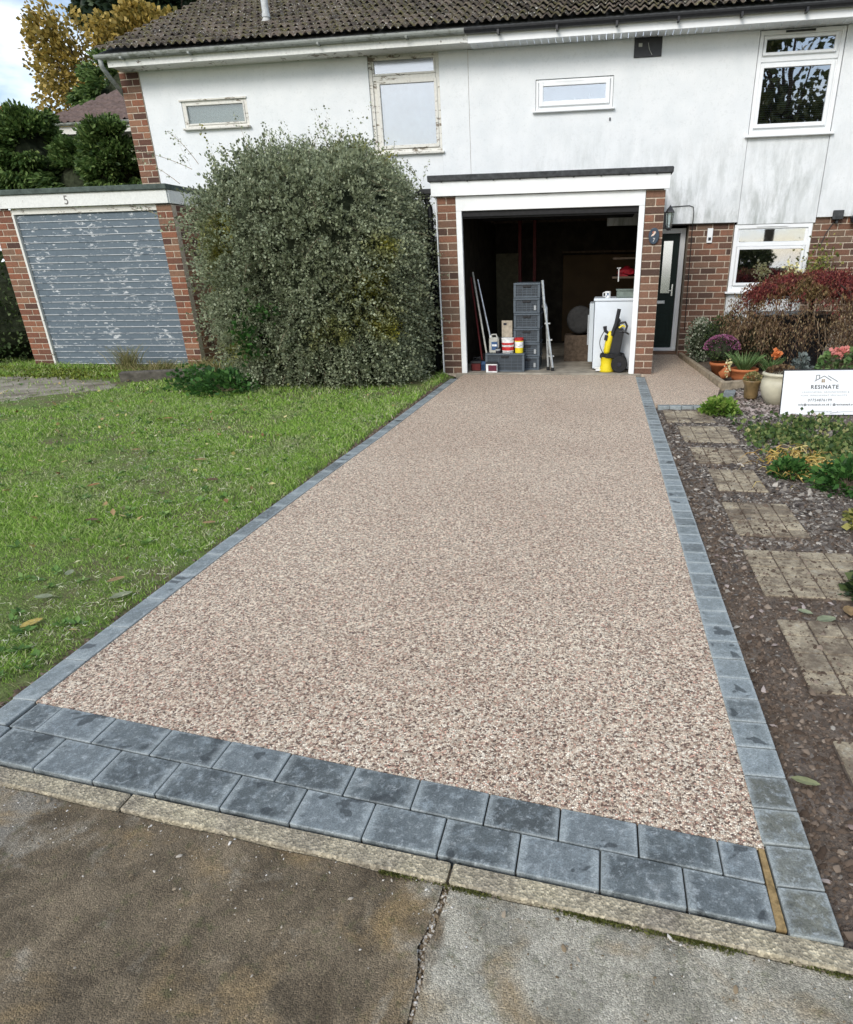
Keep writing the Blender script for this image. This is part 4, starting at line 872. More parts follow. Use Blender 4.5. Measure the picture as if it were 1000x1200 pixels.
# items on the wide crate
t = thing('jerry_can', (-1.5, 9.52, .265), 'cloudy white plastic jerrycan with blue label on the wide crate', 'container')
MB().box(-1.565, -1.43, 9.46, 9.58, .266, .475).build('body', MT['beige'], t, .012, False, 0, 2)
MB().tube([(-1.535, 9.52, .47), (-1.535, 9.52, .51), (-1.47, 9.52, .515), (-1.455, 9.52, .47)], .010, 8).build('handle', MT['beige'], t)
MB().cyl((-1.555, 9.52, .47), (-1.555, 9.52, .50), .013, None, 10).build('cap', MT['whitep'], t)
box('label_panel', -1.53, -1.445, 9.455, 9.460, .31, .42, MT['bluep'], t); box('label_band', -1.52, -1.455, 9.451, 9.456, .36, .385, MT['whitep'], t)
def tub(x, y, z, r, h, body, bands, label, lid='whitep', cat='tub'):
    t = thing('paint_tub', (x, y, z), label, cat); MB().lathe((x, y, z), [(r * .92, 0), (r, h * .96)], 24).build('body', MT[body], t)
    MB().lathe((x, y, z + h * .93), [(r * 1.04, 0), (r * 1.04, h * .07), (r * .9, h * .075)], 24).build('lid', MT[lid], t)
    for (a, b, mm) in bands: MB().lathe((x, y, z), [((.92 + .08 * a) * r + .0015, h * a), ((.92 + .08 * b) * r + .0015, h * b)], 24).build('print_band', MT[mm], t)
    MB().tube([(x - r, y, z + h * .8), (x - r * .8, y - r * .7, z + h * .55), (x, y - r * 1.08, z + h * .45), (x + r * .8, y - r * .7, z + h * .55), (x + r, y, z + h * .8)], .002, 4).build('bail', MT['silver'], t)
    return t
tub(-1.305, 9.53, .266, .088, .20, 'whitep', [(.18, .42, 'redp'), (.55, .70, 'redp'), (.05, .1, 'blackp')], 'white paint tub with red printing on the wide grey crate')
tub(-1.145, 9.53, .266, .062, .20, 'yellow', [(.82, .93, 'redp'), (.35, .75, 'whitep')], 'yellow tub with red lid beside the white paint tub', 'redp')
tub(-1.44, 9.47, .266, .035, .075, 'blackp', [(.5, .8, 'greyp')], 'small black tin between jerrycan and paint tub', 'black', 'tin')
t = thing('small_tub', (-1.52, 9.39, .012), 'small white and maroon box on the floor before the wide crate', 'box')
MB().box(-1.60, -1.44, 9.35, 9.42, .013, .15).build('body', MT['whitep'], t, .005); box('lid', -1.604, -1.436, 9.346, 9.424, .13, .153, MT['black'], t, .003)
box('print_panel', -1.565, -1.445, 9.347, 9.3495, .035, .115, simple('maroon_print', (.12, .02, .04), .5), t)
t = thing('cardboard_box', (-1.33, 9.66, .5), 'small pale cardboard box behind the white paint tub', 'box')
MB().box(-1.40, -1.25, 9.60, 9.61, .47, .69).box(-1.40, -1.25, 9.615, 9.618, .47, .69).build('panel', MT['cardb'], t, .002); box('stamp', -1.375, -1.33, 9.597, 9.5995, .63, .66, MT['blackp'], t)
box('crate_lid', -1.64, -1.05, 9.60, 9.62, .266, .275, MT['crate'], t) if False else None
t2 = thing('support_box', (-1.33, 9.66, .0), 'dark box standing behind the wide crate and under the cardboard box', 'box')
MB().box(-1.42, -1.245, 9.605, 9.9, .013, .468).build('body', MT['black'], t2, .004); box('lid', -1.425, -1.243, 9.602, 9.905, .44, .4685, MT['rubber'], t2)
# ladder
t = thing('step_ladder', (-.74, 9.75, 0), 'folded aluminium step ladder leaning beside the grey crates', 'ladder')
MB().tube([(-.830, 9.62, 1.205), (-.80, 9.60, .9), (-.665, 9.55, .05)], .019, 8).build('rail', MT['silver'], t); MB().tube([(-.835, 9.72, .86), (-.80, 9.68, .92), (-.775, 9.66, .85), (-.735, 9.62, .05)], .017, 8).build('rail', MT['silver'], t)
for z in (.2, .42, .64): MB().box(-.80 + (.7 - z) * .14, -.72 + (.7 - z) * .14, 9.58, 9.64, z, z + .02).build('rung', MT['silver'], t, .003)
for x, y in ((-.665, 9.55), (-.735, 9.62)): MB().cyl((x, y, .012), (x, y, .06), .024, None, 8).build('rubber_foot', MT['rubber'], t)
# long handled tools leaning on the left wall
for k, (xa, ya, za, xb, yb, lab, mm, hd) in enumerate([(-1.86, 9.95, 1.32, -1.60, 9.55, 'long pale handled broom leaning inside the left garage wall', 'beige', 'bluep'),
        (-1.92, 10.1, 1.25, -1.70, 9.65, 'dark red handled rake beside the pale broom', 'redpaint', 'rubber'), (-1.80, 10.0, 1.22, -1.52, 9.72, 'grey handled hoe crossing behind the broom', 'silver', 'rubber')]):
    t = thing('garden_tool', (xb, yb, 0), lab, 'garden tool', 'long handled tools in the garage')
    MB().tube([(xa, ya, za), (xb, yb, .14)], .013, 8).build('handle', MT[mm], t)
    b = MB().box(xb - .10, xb + .10, yb - .03, yb + .03, .10, .14)
    for j in range(10): b.box(xb - .095 + j * .02, xb - .085 + j * .02, yb - .02, yb + .02, .014, .10)
    b.build('head', MT[hd], t)
t = thing('red_toolbox', (-1.78, 9.62, 0), 'small red and black toolbox on the floor by the left frame', 'toolbox')
MB().box(-1.84, -1.70, 9.50, 9.70, .013, .12).build('body', MT['redpaint'], t, .01); MB().box(-1.845, -1.695, 9.495, 9.705, .12, .15).tube([(-1.82, 9.6, .15), (-1.82, 9.6, .19), (-1.72, 9.6, .19), (-1.72, 9.6, .15)], .008, 6).build('lid', MT['black'], t)
# wheel
t = thing('spare_wheel', (-.30, 10.3, 0), 'grey spare wheel leaning against the cupboard beside the freezer', 'wheel')
TR = Matrix.Translation((-.33, 10.6, .62)) @ Matrix.Rotation(math.radians(82), 4, 'X')
MB(TR).lathe((0, 0, 0), [(.11, -.05), (.17, -.06), (.20, -.03), (.205, .0), (.20, .03), (.17, .06), (.11, .05)], 30).build('tyre', simple('dusty_tyre', (.03, .03, .03), .8, .2), t, 0, True)
b = MB(TR).lathe((0, 0, 0), [(.035, .02), (.05, .035), (.09, .02), (.112, .045)], 26); b.build('rim', simple('grey_rim', (.10, .10, .10), .5), t)
MB().box(-.56, -.10, 10.55, 10.9, .013, .40).build('wheel_stand', MT['bark'], t, .006)
# freezer
t = thing('chest_freezer', (.15, 9.95, 0), 'white undercounter freezer standing sideways inside the right of the garage', 'freezer')
MB().box(-.105, .44, 9.66, 10.2, .03, .925).build('cabinet', MT['white'], t, .008)
MB().box(-.12, .45, 9.645, 10.22, .928, .965).build('top', MT['white'], t, .008)
MB().box(-.175, -.112, 9.68, 10.19, .12, .90).build('door', simple('grey_white_door', (.50, .55, .58), .35, .4, 0, .05, 4), t, .006)
MB().box(-.195, -.176, 9.70, 9.73, .35, .75).build('handle', MT['greyp'], t, .003); box('plinth', -.10, .43, 9.68, 10.18, .012, .03, MT['black'], t)
t = thing('mug', (.05, 9.75, .966), 'white mug with dark pattern on top of the freezer', 'mug')
MB().lathe((.065, 9.75, .966), [(.034, 0), (.038, .01), (.040, .085), (.036, .085), (.034, .02)], 18).build('cup', MT['whitep'], t); MB().tube([(.028, 9.74, 1.04), (.0, 9.74, 1.03), (.0, 9.74, .99), (.03, 9.74, .985)], .006, 6).build('handle', MT['whitep'], t)
MB().box(.055, .075, 9.709, 9.712, 1.0, 1.03).box(.04, .052, 9.712, 9.716, .985, 1.0).build('print_band', MT['bluep'], t)
t = thing('plastic_box', (.30, 9.8, .966), 'green grey lidded plastic box on top of the freezer', 'box')
MB().box(.185, .43, 9.72, 9.95, .967, 1.055).build('body', MT['greenbox'], t, .008); box('lid', .175, .44, 9.71, 9.96, 1.055, 1.075, MT['greenbox'], t, .004)
t = thing('red_bag', (.33, 10.5, 1.23), 'red plastic bag lying on the right garage shelf', 'bag')
MB().lathe((.33, 10.55, 1.226), [(.10, 0), (.15, .03), (.13, .08), (.05, .11), (.03, .13), (0, .13)], 14, 1, 1.2).build('bag', MT['redplastic'], t, 0, False, .012)
MB().box(.20, .34, 10.4, 10.42, 1.226, 1.30).build('handle', MT['redplastic'], t)
t = thing('white_tool', (.2, 10.32, 1.2), 'small white clamp hanging at the shelf edge above the freezer', 'clamp')
MB().box(.20, .215, 10.285, 10.297, 1.16, 1.34).box(.18, .235, 10.285, 10.297, 1.33, 1.345).build('clamp', MT['whitep'], t)
# pressure washer
t = thing('pressure_washer', (.17, 9.48, 0), 'yellow and black pressure washer standing before the white freezer', 'pressure washer')
wx = .165; wy = 9.50
MB().lathe((wx - .07, wy, .012), [(.085, 0), (.092, .02), (.072, .10), (.078, .19), (.088, .20)], 18, 1.15, 1).build('base', MT['yellow'], t, 0, True)
MB().box(wx - .17, wx + .17, wy - .06, wy + .10, .20, .255).build('tray', MT['black'], t, .012)
for s in (-.04,):
    w_ = MB(Matrix.Translation((wx + .10, wy - .075, .125)) @ Matrix.Rotation(PI / 2, 4, 'X')).lathe((0, 0, 0), [(.03, -.02), (.10, -.022), (.112, 0), (.112, .03), (.10, .045), (.03, .04)], 26).build('wheel', MT['rubber'], t)
    MB(Matrix.Translation((wx + .10, wy - .115, .125)) @ Matrix.Rotation(PI / 2, 4, 'X')).lathe((0, 0, 0), [(.0, .012), (.028, .012), (.03, 0), (.07, -.002), (.072, -.01)], 20).build('hub', MT['blackp'], w_)
w_ = MB(Matrix.Translation((wx + .10, wy + .13, .125)) @ Matrix.Rotation(PI / 2, 4, 'X')).lathe((0, 0, 0), [(.03, -.02), (.10, -.022), (.112, 0), (.112, .03), (.10, .045), (.03, .04)], 26).build('wheel', MT['rubber'], t)
TLT = Matrix.Translation((wx, wy, .25)) @ Matrix.Rotation(math.radians(8), 4, 'Y') @ Matrix.Translation((-wx, -wy, -.25))
MB(TLT).box(wx - .06, wx + .10, wy - .04, wy + .10, .25, .60).box(wx - .03, wx + .03, wy - .02, wy + .06, .60, .72).build('tower', MT['black'], t, .015, False, 0, 2)
MB(Matrix.Translation((wx - .085, wy - .03, .26)) @ Matrix.Rotation(math.radians(9), 4, 'Y')).lathe((0, 0, 0), [(.035, 0), (.05, .03), (.052, .20), (.045, .27), (.02, .30)], 14, .9, .9).build('side_panel', MT['yellow'], t, 0, True)
MB(Matrix.Translation((wx - .10, wy - .08, .44)) @ Matrix.Rotation(math.radians(9), 4, 'Y')).box(-.025, .02, -.005, .01, 0, .07).build('dial', MT['black'], t, .006)
MB().tube([(wx - .02, wy - .05, .50), (wx + .03, wy - .05, .66), (wx + .06, wy - .05, .84)], .026, 10).build('lance', MT['black'], t)
MB().tube([(wx - .12, wy - .04, .62), (wx - .11, wy - .04, .56), (wx - .06, wy - .04, .52)], .028, 8, .018).build('nozzle', MT['black'], t)
MB().tube([(wx + .02, wy - .03, .60), (wx + .08, wy - .03, .66), (wx + .15, wy - .03, .67), (wx + .18, wy - .03, .62), (wx + .16, wy - .03, .55), (wx + .08, wy - .03, .55)], .016, 8).build('handle', MT['black'], t)
MB().tube([(wx + .07, wy - .05, .60), (wx + .12, wy - .05, .63), (wx + .15, wy - .05, .61)], .012, 8).build('trigger', MT['yellow'], t)
MB().tube([(wx + .12, wy - .05, .56), (wx + .17, wy - .06, .54), (wx + .21, wy - .06, .515)], .015, 8, .010).build('gun', MT['black'], t)
pts = [(wx - .11 - .07 * math.sin(PI * k / 12), wy - .06, .58 - .34 * k / 12) for k in range(13)]
MB().tube(pts + [(wx - .05, wy - .06, .235)], .006, 6).build('hose', MT['black'], t)
for k in range(4): MB(Matrix.Translation((wx, wy, .215 + k * .014))).tube([(.15 * math.cos(a), .10 * math.sin(a), 0) for a in [2 * PI * j / 20 for j in range(20)]], .009, 5).build('hose_coil', MT['rubber'], t)
MB().box(wx - .22, wx - .13, wy - .05, wy + .02, .03, .05).box(wx - .24, wx - .14, wy - .02, wy + .05, .055, .07).build('cable_plug', MT['whitep'], t)

# ================================================================== GARAGE 5 (closed)
G5 = thing('garage', (-7.85, 10.04, 0), 'closed garage with flaking blue grey slatted door and number 5 on its white fascia', 'garage')
Y5 = 10.04
p5 = MB().box(-9.465, -9.10, Y5 + .006, Y5 + .3, -.05, 2.31).build('brick_pier', MT['mortar'], G5); brick_face(p5, -9.47, -9.105, -.01, 2.31, Y5, MT['brick'], pier=[[0, .34, 1], [0, .64, 1]])
p5 = MB().box(-6.645, -6.395, Y5 + .006, 11.35, -.05, 2.31).build('brick_pier', MT['mortar'], G5); brick_face(p5, -6.65, -6.39, -.01, 2.31, Y5, MT['brick'], pier=[[0, .55, 1], [0, 1]])
brick_side(p5, Y5 + .11, 11.34, -.01, 2.31, -6.389, MT['brick'])
MB().box(-9.9, -6.40, Y5 - .05, Y5 - .025, 2.325, 2.50).build('fascia_board', MT['oldfascia'], G5, .003)
MB().box(-6.41, -6.385, Y5 - .024, 11.34, 2.325, 2.50).build('fascia_board', MT['oldfascia'], G5, .003)
MB().box(-9.95, -6.37, Y5 - .08, 11.34, 2.502, 2.572).build('felt_roof', MT['greenfelt'], G5, .008, False, .003)
box('lintel', -9.10, -6.65, Y5 + .01, Y5 + .1, 2.245, 2.322, MT['oldwhite'], G5); box('door_frame', -9.103, -9.065, Y5 - .004, Y5 + .08, 0, 2.245, MT['oldwhite'], G5, .002)
box('inner_wall', -9.1, -6.6, Y5 + .12, Y5 + .14, 0, 2.3, MT['dark'], G5)
gd = box('slatted_door', -9.06, -6.65, Y5 + .055, Y5 + .075, 0.0, 2.245, MT['slat'], G5)
ns = 23
for k in range(ns):
    z0_ = .02 + k * (2.21 / ns); z1_ = z0_ + 2.21 / ns
    b = MB(); b.polyv([(0, 0)] * 0 or [(-9.058, z0_ + .012), (-6.652, z0_ + .012), (-6.652, z1_ - .004), (-9.058, z1_ - .004)], Y5 + .040, Y5 + .054)
    b.build('slat', MT['slat'], gd, .003)
    box('slat_lip', -9.058, -6.652, Y5 + .030, Y5 + .0545, z0_ - .001, z0_ + .010, mat_peel('worn_white_edge', (.50, .53, .55), (.16, .20, .24), .52, .6, 9) if k == 0 else bpy.data.materials['worn_white_edge'], gd)
text_obj(G5, '5', .17, -8.06, Y5 - .053, 2.355, simple('grey_numeral', (.16, .15, .14), .6))
# ---- low broken wall and weeds beside garage 5
t = thing('log_edging', (-5.95, 8.6, 0), 'old dark timber sleeper lying in the weeds beside the bush', 'sleeper')
MB(Matrix.Translation((-6.15, 8.75, .05)) @ Matrix.Rotation(math.radians(22), 4, 'Z')).box(-.62, .62, -.07, .07, -.09, .07).build('sleeper', simple('grey_old_timber', (.11, .10, .085), .9, .1, 0, .4, 15, .7), t, .012, False, .006)

# ================================================================== BUSH
def shoots(n, c, r, e, length, nleaf, zmin, droop=.55, inner=.25, up=.15):
    P, N_ = sellip(n * 2, c, r, e); k = P[:, 2] > zmin; P, N_ = P[k][:n], N_[k][:n]; n = len(P)
    lump_ = (np.sin(P[:, 0] * 4.1) * np.sin(P[:, 2] * 5.3 + P[:, 1] * 3)) * .07 + np.sin(P[:, 0] * 9 + P[:, 2] * 7) * .035
    S = P - N_ * inner * rng.uniform(.2, 1, (n, 1)) + N_ * lump_[:, None]
    side = rng.normal(size=(n, 3)) * .45; side[:, 0] += .25
    d = unit(N_ * .75 + side + np.array([0, 0, up])); Ln = length * rng.uniform(.5, 1.3, (n, 1))
    out = []
    for j in range(nleaf):
        u = j / (nleaf - 1); q = S + d * Ln * u; q[:, 2] -= (droop * Ln[:, 0] * u * u); out.append(q)
    return np.stack(out, 1), d
BU = thing('cotoneaster_bush', (-3.9, 9.2, 0), 'huge rounded grey green small leaved bush between the two garages', 'bush')
bc, brd = (-3.80, 9.40, 1.20), (1.34, 1.48, 1.50)
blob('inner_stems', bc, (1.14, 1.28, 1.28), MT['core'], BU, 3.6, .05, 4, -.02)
mbush = mat_leaf('small_grey_green_leaf', [(0, (.09, .10, .06)), (.3, (.22, .25, .15)), (.6, (.33, .375, .235)), (.85, (.42, .465, .31)), (1, (.48, .52, .37))],
                 [(0, (.10, .11, .02)), (.5, (.22, .22, .035)), (1, (.36, .33, .05))], 1.15, (.58, .68), .35, .7)
A, D_ = shoots(3400, bc, brd, 3.6, .27, 17, .02, .45)
A = np.concatenate([A + (rng.normal(0, .075, (len(A), 1, 3)) * np.linspace(.5, 1, 17)[None, :, None]) for _ in range(4)]); D_ = np.concatenate([D_] * 4)
Q = A + rng.normal(0, .012, A.shape); m_, k_, _ = Q.shape
leaves('foliage', Q.reshape(-1, 3), .033, mbush, BU, np.repeat(D_, k_, 0), .40, .4)['kind'] = 'stuff'
strips('twig', A[:2500, ::4], MT['twig'], BU, .0022)['kind'] = 'stuff'
# wild shoots at the top
n = 95; sx = rng.normal(-3.65, .58, n); sy = rng.uniform(8.3, 10.2, n); A = np.zeros((n, 9, 3)); hh = rng.gamma(3, .085, n).clip(.1, .55); a = rng.normal(0, .35, n)
for j in range(9):
    u = j / 8; A[:, j] = np.stack([sx + a * hh * u + .12 * hh * u * u * np.sign(a), sy - .1 * hh * u, 2.66 + hh * u - ((sx + 3.9) / 1.75) ** 4 * .5], 1)
strips('wild_shoot', A, MT['twig'], BU, .0024)['kind'] = 'stuff'
Q = (A[:, 2:, None, :] + rng.normal(0, .018, (n, 7, 3, 3))).reshape(-1, 3); leaves('shoot_leaves', Q, .026, mbush, BU)['kind'] = 'stuff'
for (xs_, zs_, dx_, dz_) in [(-5.55, 2.0, -.45, .25), (-5.3, 2.4, -.55, .45), (-5.0, 2.6, -.35, .55)  , (-5.1, 2.55, -.75, .35)]:
    pts = [(xs_ + dx_ * u, 8.6, zs_ + dz_ * (u - .35 * u * u)) for u in np.linspace(0, 1, 9)]
    MB().tube(pts, .004, 5, .0015).build('long_shoot', MT['twig'], BU)
    Q = np.repeat(np.array(pts)[2:], 3, 0) + rng.normal(0, .012, (21, 3)); leaves('shoot_leaves', Q, .026, mbush, BU)['kind'] = 'stuff'
# bramble leaves at the bush foot
mgreen = mat_leaf('bright_green_leaf', [(0, (.02, .06, .015)), (.5, (.05, .13, .03)), (1, (.10, .22, .05))], trans=.25)
def ground_plant(name, c, r, n, size, mat, label, cat, h=.25, wid=.5, group=None, up=.55, stems=True):
    t = thing(name, c, label, cat, group); v = rng.normal(size=(n, 3)); v[:, 2] = np.abs(v[:, 2]); v = unit(v) * rng.uniform(.45, 1.05, (n, 1))
    P = np.array(c) + v * np.array([r, r, h]); D = unit(v * np.array([1, 1, .5]) + np.array([0, 0, .15]))
    leaves('foliage', P, size, mat, t, D, wid, up)['kind'] = 'stuff'
    if stems:
        m = min(60, n // 6); B = np.zeros((m, 3, 3)); q = P[:m]
        for j in range(3): B[:, j] = np.array(c) + (q - np.array(c)) * (j / 2) * .95
        strips('stem', B, MT['twig'], t, .003)['kind'] = 'stuff'
    return t
ground_plant('bramble', (-4.70, 7.72, .0), .42, 700, .06, mgreen, 'green leafy weed clump at the left foot of the bush', 'weeds', .26)
ground_plant('bramble', (-5.25, 8.0, .0), .35, 500, .05, mgreen, 'dark green weeds between the bush and the sleeper', 'weeds', .3)
t = thing('ivy_sprig', (-4.3, 7.75, .5), 'bright green leafy sprig growing through the lower left of the bush', 'climber')
Q = np.array([-4.30, 7.80, .62]) + rng.normal(0, 1, (150, 3)) * np.array([.10, .06, .15]); leaves('foliage', Q, .06, mgreen, t, np.array([0, -1, .2]), .5)
Q = np.array([-4.0, 7.76, .95]) + rng.normal(0, 1, (60, 3)) * np.array([.10, .06, .06]); leaves('foliage', Q, .05, mgreen, t, np.array([0, -1, .2]), .5)
# weeds by garage 5
mweed = mat_leaf('dry_weed', [(0, (.10, .12, .03)), (.5, (.22, .21, .08)), (1, (.42, .34, .18))], trans=.2)
def tuft(name, c, r, n, h, mat, label, cat, w=.004, lean=.5, group=None, kind='stuff'):
    t = thing(name, c, label, cat, group); B = np.zeros((n, 4, 3)); a = rng.uniform(0, 2 * PI, n); L_ = h * rng.uniform(.4, 1.15, n); b0 = rng.normal(0, r * .45, (n, 2))
    for j in range(4):
        u = j / 3; B[:, j] = np.stack([c[0] + b0[:, 0] + np.cos(a) * L_ * lean * u * u, c[1] + b0[:, 1] + np.sin(a) * L_ * lean * u * u, c[2] + L_ * u * (1 - .25 * u * lean)], 1)
    strips('blade', B, mat, t, w)['kind'] = kind; return t
tuft('weed_tuft', (-7.35, 9.55, -.02), .16, 260, .40, mweed, 'tall tuft of dry brownish weeds before the slatted garage door', 'weeds', .006)
tuft('weed_tuft', (-6.75, 9.35, -.02), .4, 500, .20, mweed, 'low straggly weeds left of the old sleeper', 'weeds', .006)
tuft('weed_tuft', (-5.9, 9.4, -.02), .3, 300, .26, mweed, 'dry weeds behind the sleeper at the garage corner', 'weeds', .006)
mm2 = mat_leaf('bright_moss', [(0, (.07, .09, .015)), (1, (.20, .24, .03))], trans=.1)
n = 14000; mx = rng.uniform(-10.2, -6.2, n); my = rng.normal(9.35, .28, n); k = (my < 9.95) & (np.sin(mx * 3) * .4 + rng.normal(0, .6, n) > -.2)
tag(leaves('moss_patch', np.stack([mx[k], my[k], np.full(k.sum(), -.012)], 1), .035, mm2, None, np.array([0, 0, .5])), 'bright green moss along the foot of the slatted garage door', 'moss', kind='stuff')

# ================================================================== BACKGROUND, left
N5 = thing('neighbour_house', (-13, 17, 0), 'neighbouring house with brown tiled roof half hidden behind the evergreens', 'house')
box('wall', -15.5, -11.2, 17.4, 22, 0, 4.62, MT['wallpl'], N5)
rf = raw('roof', [(-13.9, 17.0, 4.74), (-6.5, 17.0, 4.74), (-6.5, 21, 6.9), (-11.6, 21.0, 6.9)], [(0, 1, 2, 3)], MT['felt'], N5)
r_ = np.random.default_rng(9); V = []; F = []; k = 0
for j in range(13):
    ya = 17.0 + j * .31; xs0 = -13.85 + (ya - 17.0) * .58
    for i in range(int((-7 - xs0) / .17)):
        xa = xs0 + i * .17; za = 4.76 + (ya - 17) * .54; dz = r_.normal(0, .006)
        for (yy, zz) in ((ya, za + .05), (ya + .34, za + .34 * .54 + .01), (ya, za)):
            for u, h in ((0, 0), (.35, .035), (.65, 0), (1, 0)): V.append((xa + u * .17, yy, zz + h + dz))
        for p in range(3): F.append((k + p, k + p + 1, k + 4 + p + 1, k + 4 + p)); F.append((k + 8 + p, k + 8 + p + 1, k + p + 1, k + p))
        k += 12
o = raw('roof_tile', V, F, simple('brown_roof_tile', (.13, .095, .085), .85, .15, 0, .35, 9), rf); o['kind'] = 'stuff'
gutter('gutter', -13.75, -7, 16.95, 4.74, .06, MT['gutter'], N5); box('fascia', -13.7, -7, 17.0, 17.03, 4.52, 4.68, MT['oldwhite'], N5)
mcon = mat_leaf('evergreen_spray', [(0, (.03, .06, .016)), (.4, (.075, .135, .032)), (.8, (.13, .20, .055)), (1, (.20, .27, .08))], trans=.2)
def conifer(base, c, r, n, label, seed, size=.11):
    t = thing('evergreen_tree', base, label, 'tree', 'evergreens behind the left garage'); MB().tube([base, (c[0], c[1], c[2] + r[2] * .3)], .12, 7, .04).build('trunk', MT['bark'], t)
    rr = np.random.default_rng(seed); 
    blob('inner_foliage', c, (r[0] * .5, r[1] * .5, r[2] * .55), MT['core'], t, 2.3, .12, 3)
    P = []
    for i in range(110):
        v = unit(rr.normal(size=3)); q = np.array(c) + v * np.array(r) * rr.uniform(.66, .92); k = n // 110
        w = unit(rr.normal(size=(k, 3))) * rr.uniform(.4, 1, (k, 1)) * np.array([.34, .34, .20]) * min(r) * .9; P.append(q + w)
    P = np.concatenate(P); leaves('crown', P, size, mcon, t, unit(P - np.array(c)) + np.array([0, 0, -.5]), .22)
    return t
conifer((-12.6, 14.6, 0), (-12.15, 14.4, 3.5), (.85, .8, 1.2), 36000, 'rounded evergreen at the left behind the slatted garage', 1)
conifer((-9.9, 13.6, 0), (-9.72, 13.6, 3.15), (.62, .6, 1.05), 30000, 'evergreen standing against the brick end of the white house', 2)
conifer((-10.95, 14.4, 0), (-10.9, 14.3, 3.0), (1.15, .7, 1.0), 34000, 'dark evergreen in the middle below the neighbouring roof', 3)
conifer((-14.3, 21.6, 0), (-14.3, 21.6, 6.0), (1.9, 1.0, 1.35), 22000, 'evergreen tree rising behind the neighbouring roof', 4, .15)
mdk = mat_leaf('dark_evergreen', [(0, (.010, .022, .012)), (.5, (.025, .045, .022)), (1, (.06, .085, .04))], trans=.1)
mgold = mat_leaf('golden_autumn_leaf', [(0, (.12, .11, .03)), (.35, (.28, .21, .05)), (.7, (.46, .33, .08)), (1, (.60, .46, .16))], trans=.3)
mautumn = mat_leaf('brown_green_leaf', [(0, (.05, .06, .02)), (.4, (.13, .12, .04)), (.75, (.27, .17, .04)), (1, (.38, .13, .04))], trans=.25)
tree('birch_tree', (-19.4, 26, 0), 10, (-19.2, 26, 7.6), (2.4, 1.6, 2.9), 9500, .14, mgold, 'thin golden autumn tree against the sky at the left', 'tree', 22, None, .13, 11, False, .5, .30)
tree('birch_tree', (-17.2, 27, 0), 10, (-17.0, 27, 8.4), (1.6, 1.2, 2.2), 12000, .17, mgold, 'dense yellow tree above the end of the mossy roof', 'tree', 16, None, .13, 12, False, .4, .38)
tree('pine_tree', (-22, 35, 0), 14, (-21.4, 35, 13.2), (3.4, 2, 2.2), 22000, .30, mdk, 'dark pine tree behind the yellow tree at the top left', 'tree', 20, None, .25, 13, False, 0, .40)
tree('maple_tree', (-15.2, 16.5, 0), 5.6, (-15.1, 16.5, 4.3), (1.5, 1.0, 1.35), 9000, .11, mautumn, 'brown and green leaved tree at the far left edge', 'tree', 14, None, .12, 14, False, .3, .40)
mhedge = mat_leaf('hedge_leaf', [(0, (.020, .035, .012)), (.5, (.05, .085, .025)), (1, (.12, .16, .06))], trans=.2)
t = thing('hedge', (-10.6, 10.8, 0), 'dark green hedge at the left edge beside the slatted garage', 'hedge')
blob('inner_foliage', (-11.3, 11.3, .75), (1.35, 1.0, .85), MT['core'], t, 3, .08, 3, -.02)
P, N_ = sellip(9000, (-11.3, 11.2, .75), (1.55, 1.2, 1.0), 3); leaves('foliage', P + rng.normal(0, .06, P.shape), .07, mhedge, t, N_, .45)

# ================================================================== RIGHT BED PLANTS
def strap_plant(name, c, n, h, mat, label, cat, group=None, w=.008, r=.05, lean=.8): return tuft(name, c, r, n, h, mat, label, cat, w, lean, group)
# variegated shrub
mvar = mat_leaf('variegated_leaf', [(0, (.06, .10, .05)), (.4, (.16, .21, .13)), (.75, (.38, .42, .32)), (1, (.62, .64, .52))], trans=.2)
def shrub(name, c, r, n, size, mat, label, cat='shrub', e=2.2, core=True, wid=.42):
    t = thing(name, (c[0], c[1], c[2] - r[2]), label, cat)
    if core: blob('inner_stems', c, tuple(x * .75 for x in r), MT['core'], t, e, .1, 3)
    P, N_ = sellip(n, c, r, e); P = np.array(c) + (P - np.array(c)) * rng.uniform(.72, 1.1, (n, 1)); leaves('foliage', P, size, mat, t, N_ * .8 + np.array([0, 0, .2]), wid)['kind'] = 'stuff'; return t
shrub('variegated_shrub', (1.50, 10.75, .30), (.19, .19, .30), 1500, .032, mvar, 'small cream and green variegated shrub right of the front door')
mdg = mat_leaf('dark_green_leaf', [(0, (.012, .025, .012)), (.5, (.03, .055, .02)), (1, (.08, .11, .035))], trans=.15)
shrub('dark_shrub', (1.86, 10.5, .36), (.30, .26, .32), 2600, .030, mdg, 'dark green rounded shrub under the kitchen window corner')
mcop = mat_leaf('copper_leaf', [(0, (.05, .03, .02)), (.5, (.12, .07, .04)), (1, (.22, .16, .08))], trans=.2)
# potted chrysanthemum
def pot_mesh(parent, c, prof, mat, n=26): return MB().lathe(c, prof, n).build('pot', mat, parent, 0, True)
t = thing('potted_chrysanthemum', (1.60, 9.35, 0), 'terracotta pot of purple chrysanthemums by the path edge', 'potted plant')
pot_mesh(t, (1.60, 9.35, .0), [(.085, 0), (.125, .13), (.135, .13), (.138, .165), (.12, .165), (.11, .13)], MT['terra'])
P, N_ = sellip(1400, (1.60, 9.35, .34), (.20, .19, .14), 2); leaves('foliage', P * 1.0, .024, mdg, t, N_)
mpur = mat_leaf('purple_petal', [(0, (.12, .03, .07)), (.5, (.25, .07, .16)), (1, (.40, .20, .30))], trans=.2)
k = N_[:, 2] > -.05; leaves('flowers', P[k] + N_[k] * .02, .022, mpur, t, N_[k] * 2, .5)
blob('inner_stems', (1.60, 9.35, .30), (.15, .15, .12), MT['core'], t, 2, .1, 2)
t = thing('terracotta_bowl', (1.58, 8.95, 0), 'small broken terracotta pot lying before the purple chrysanthemums', 'pot')
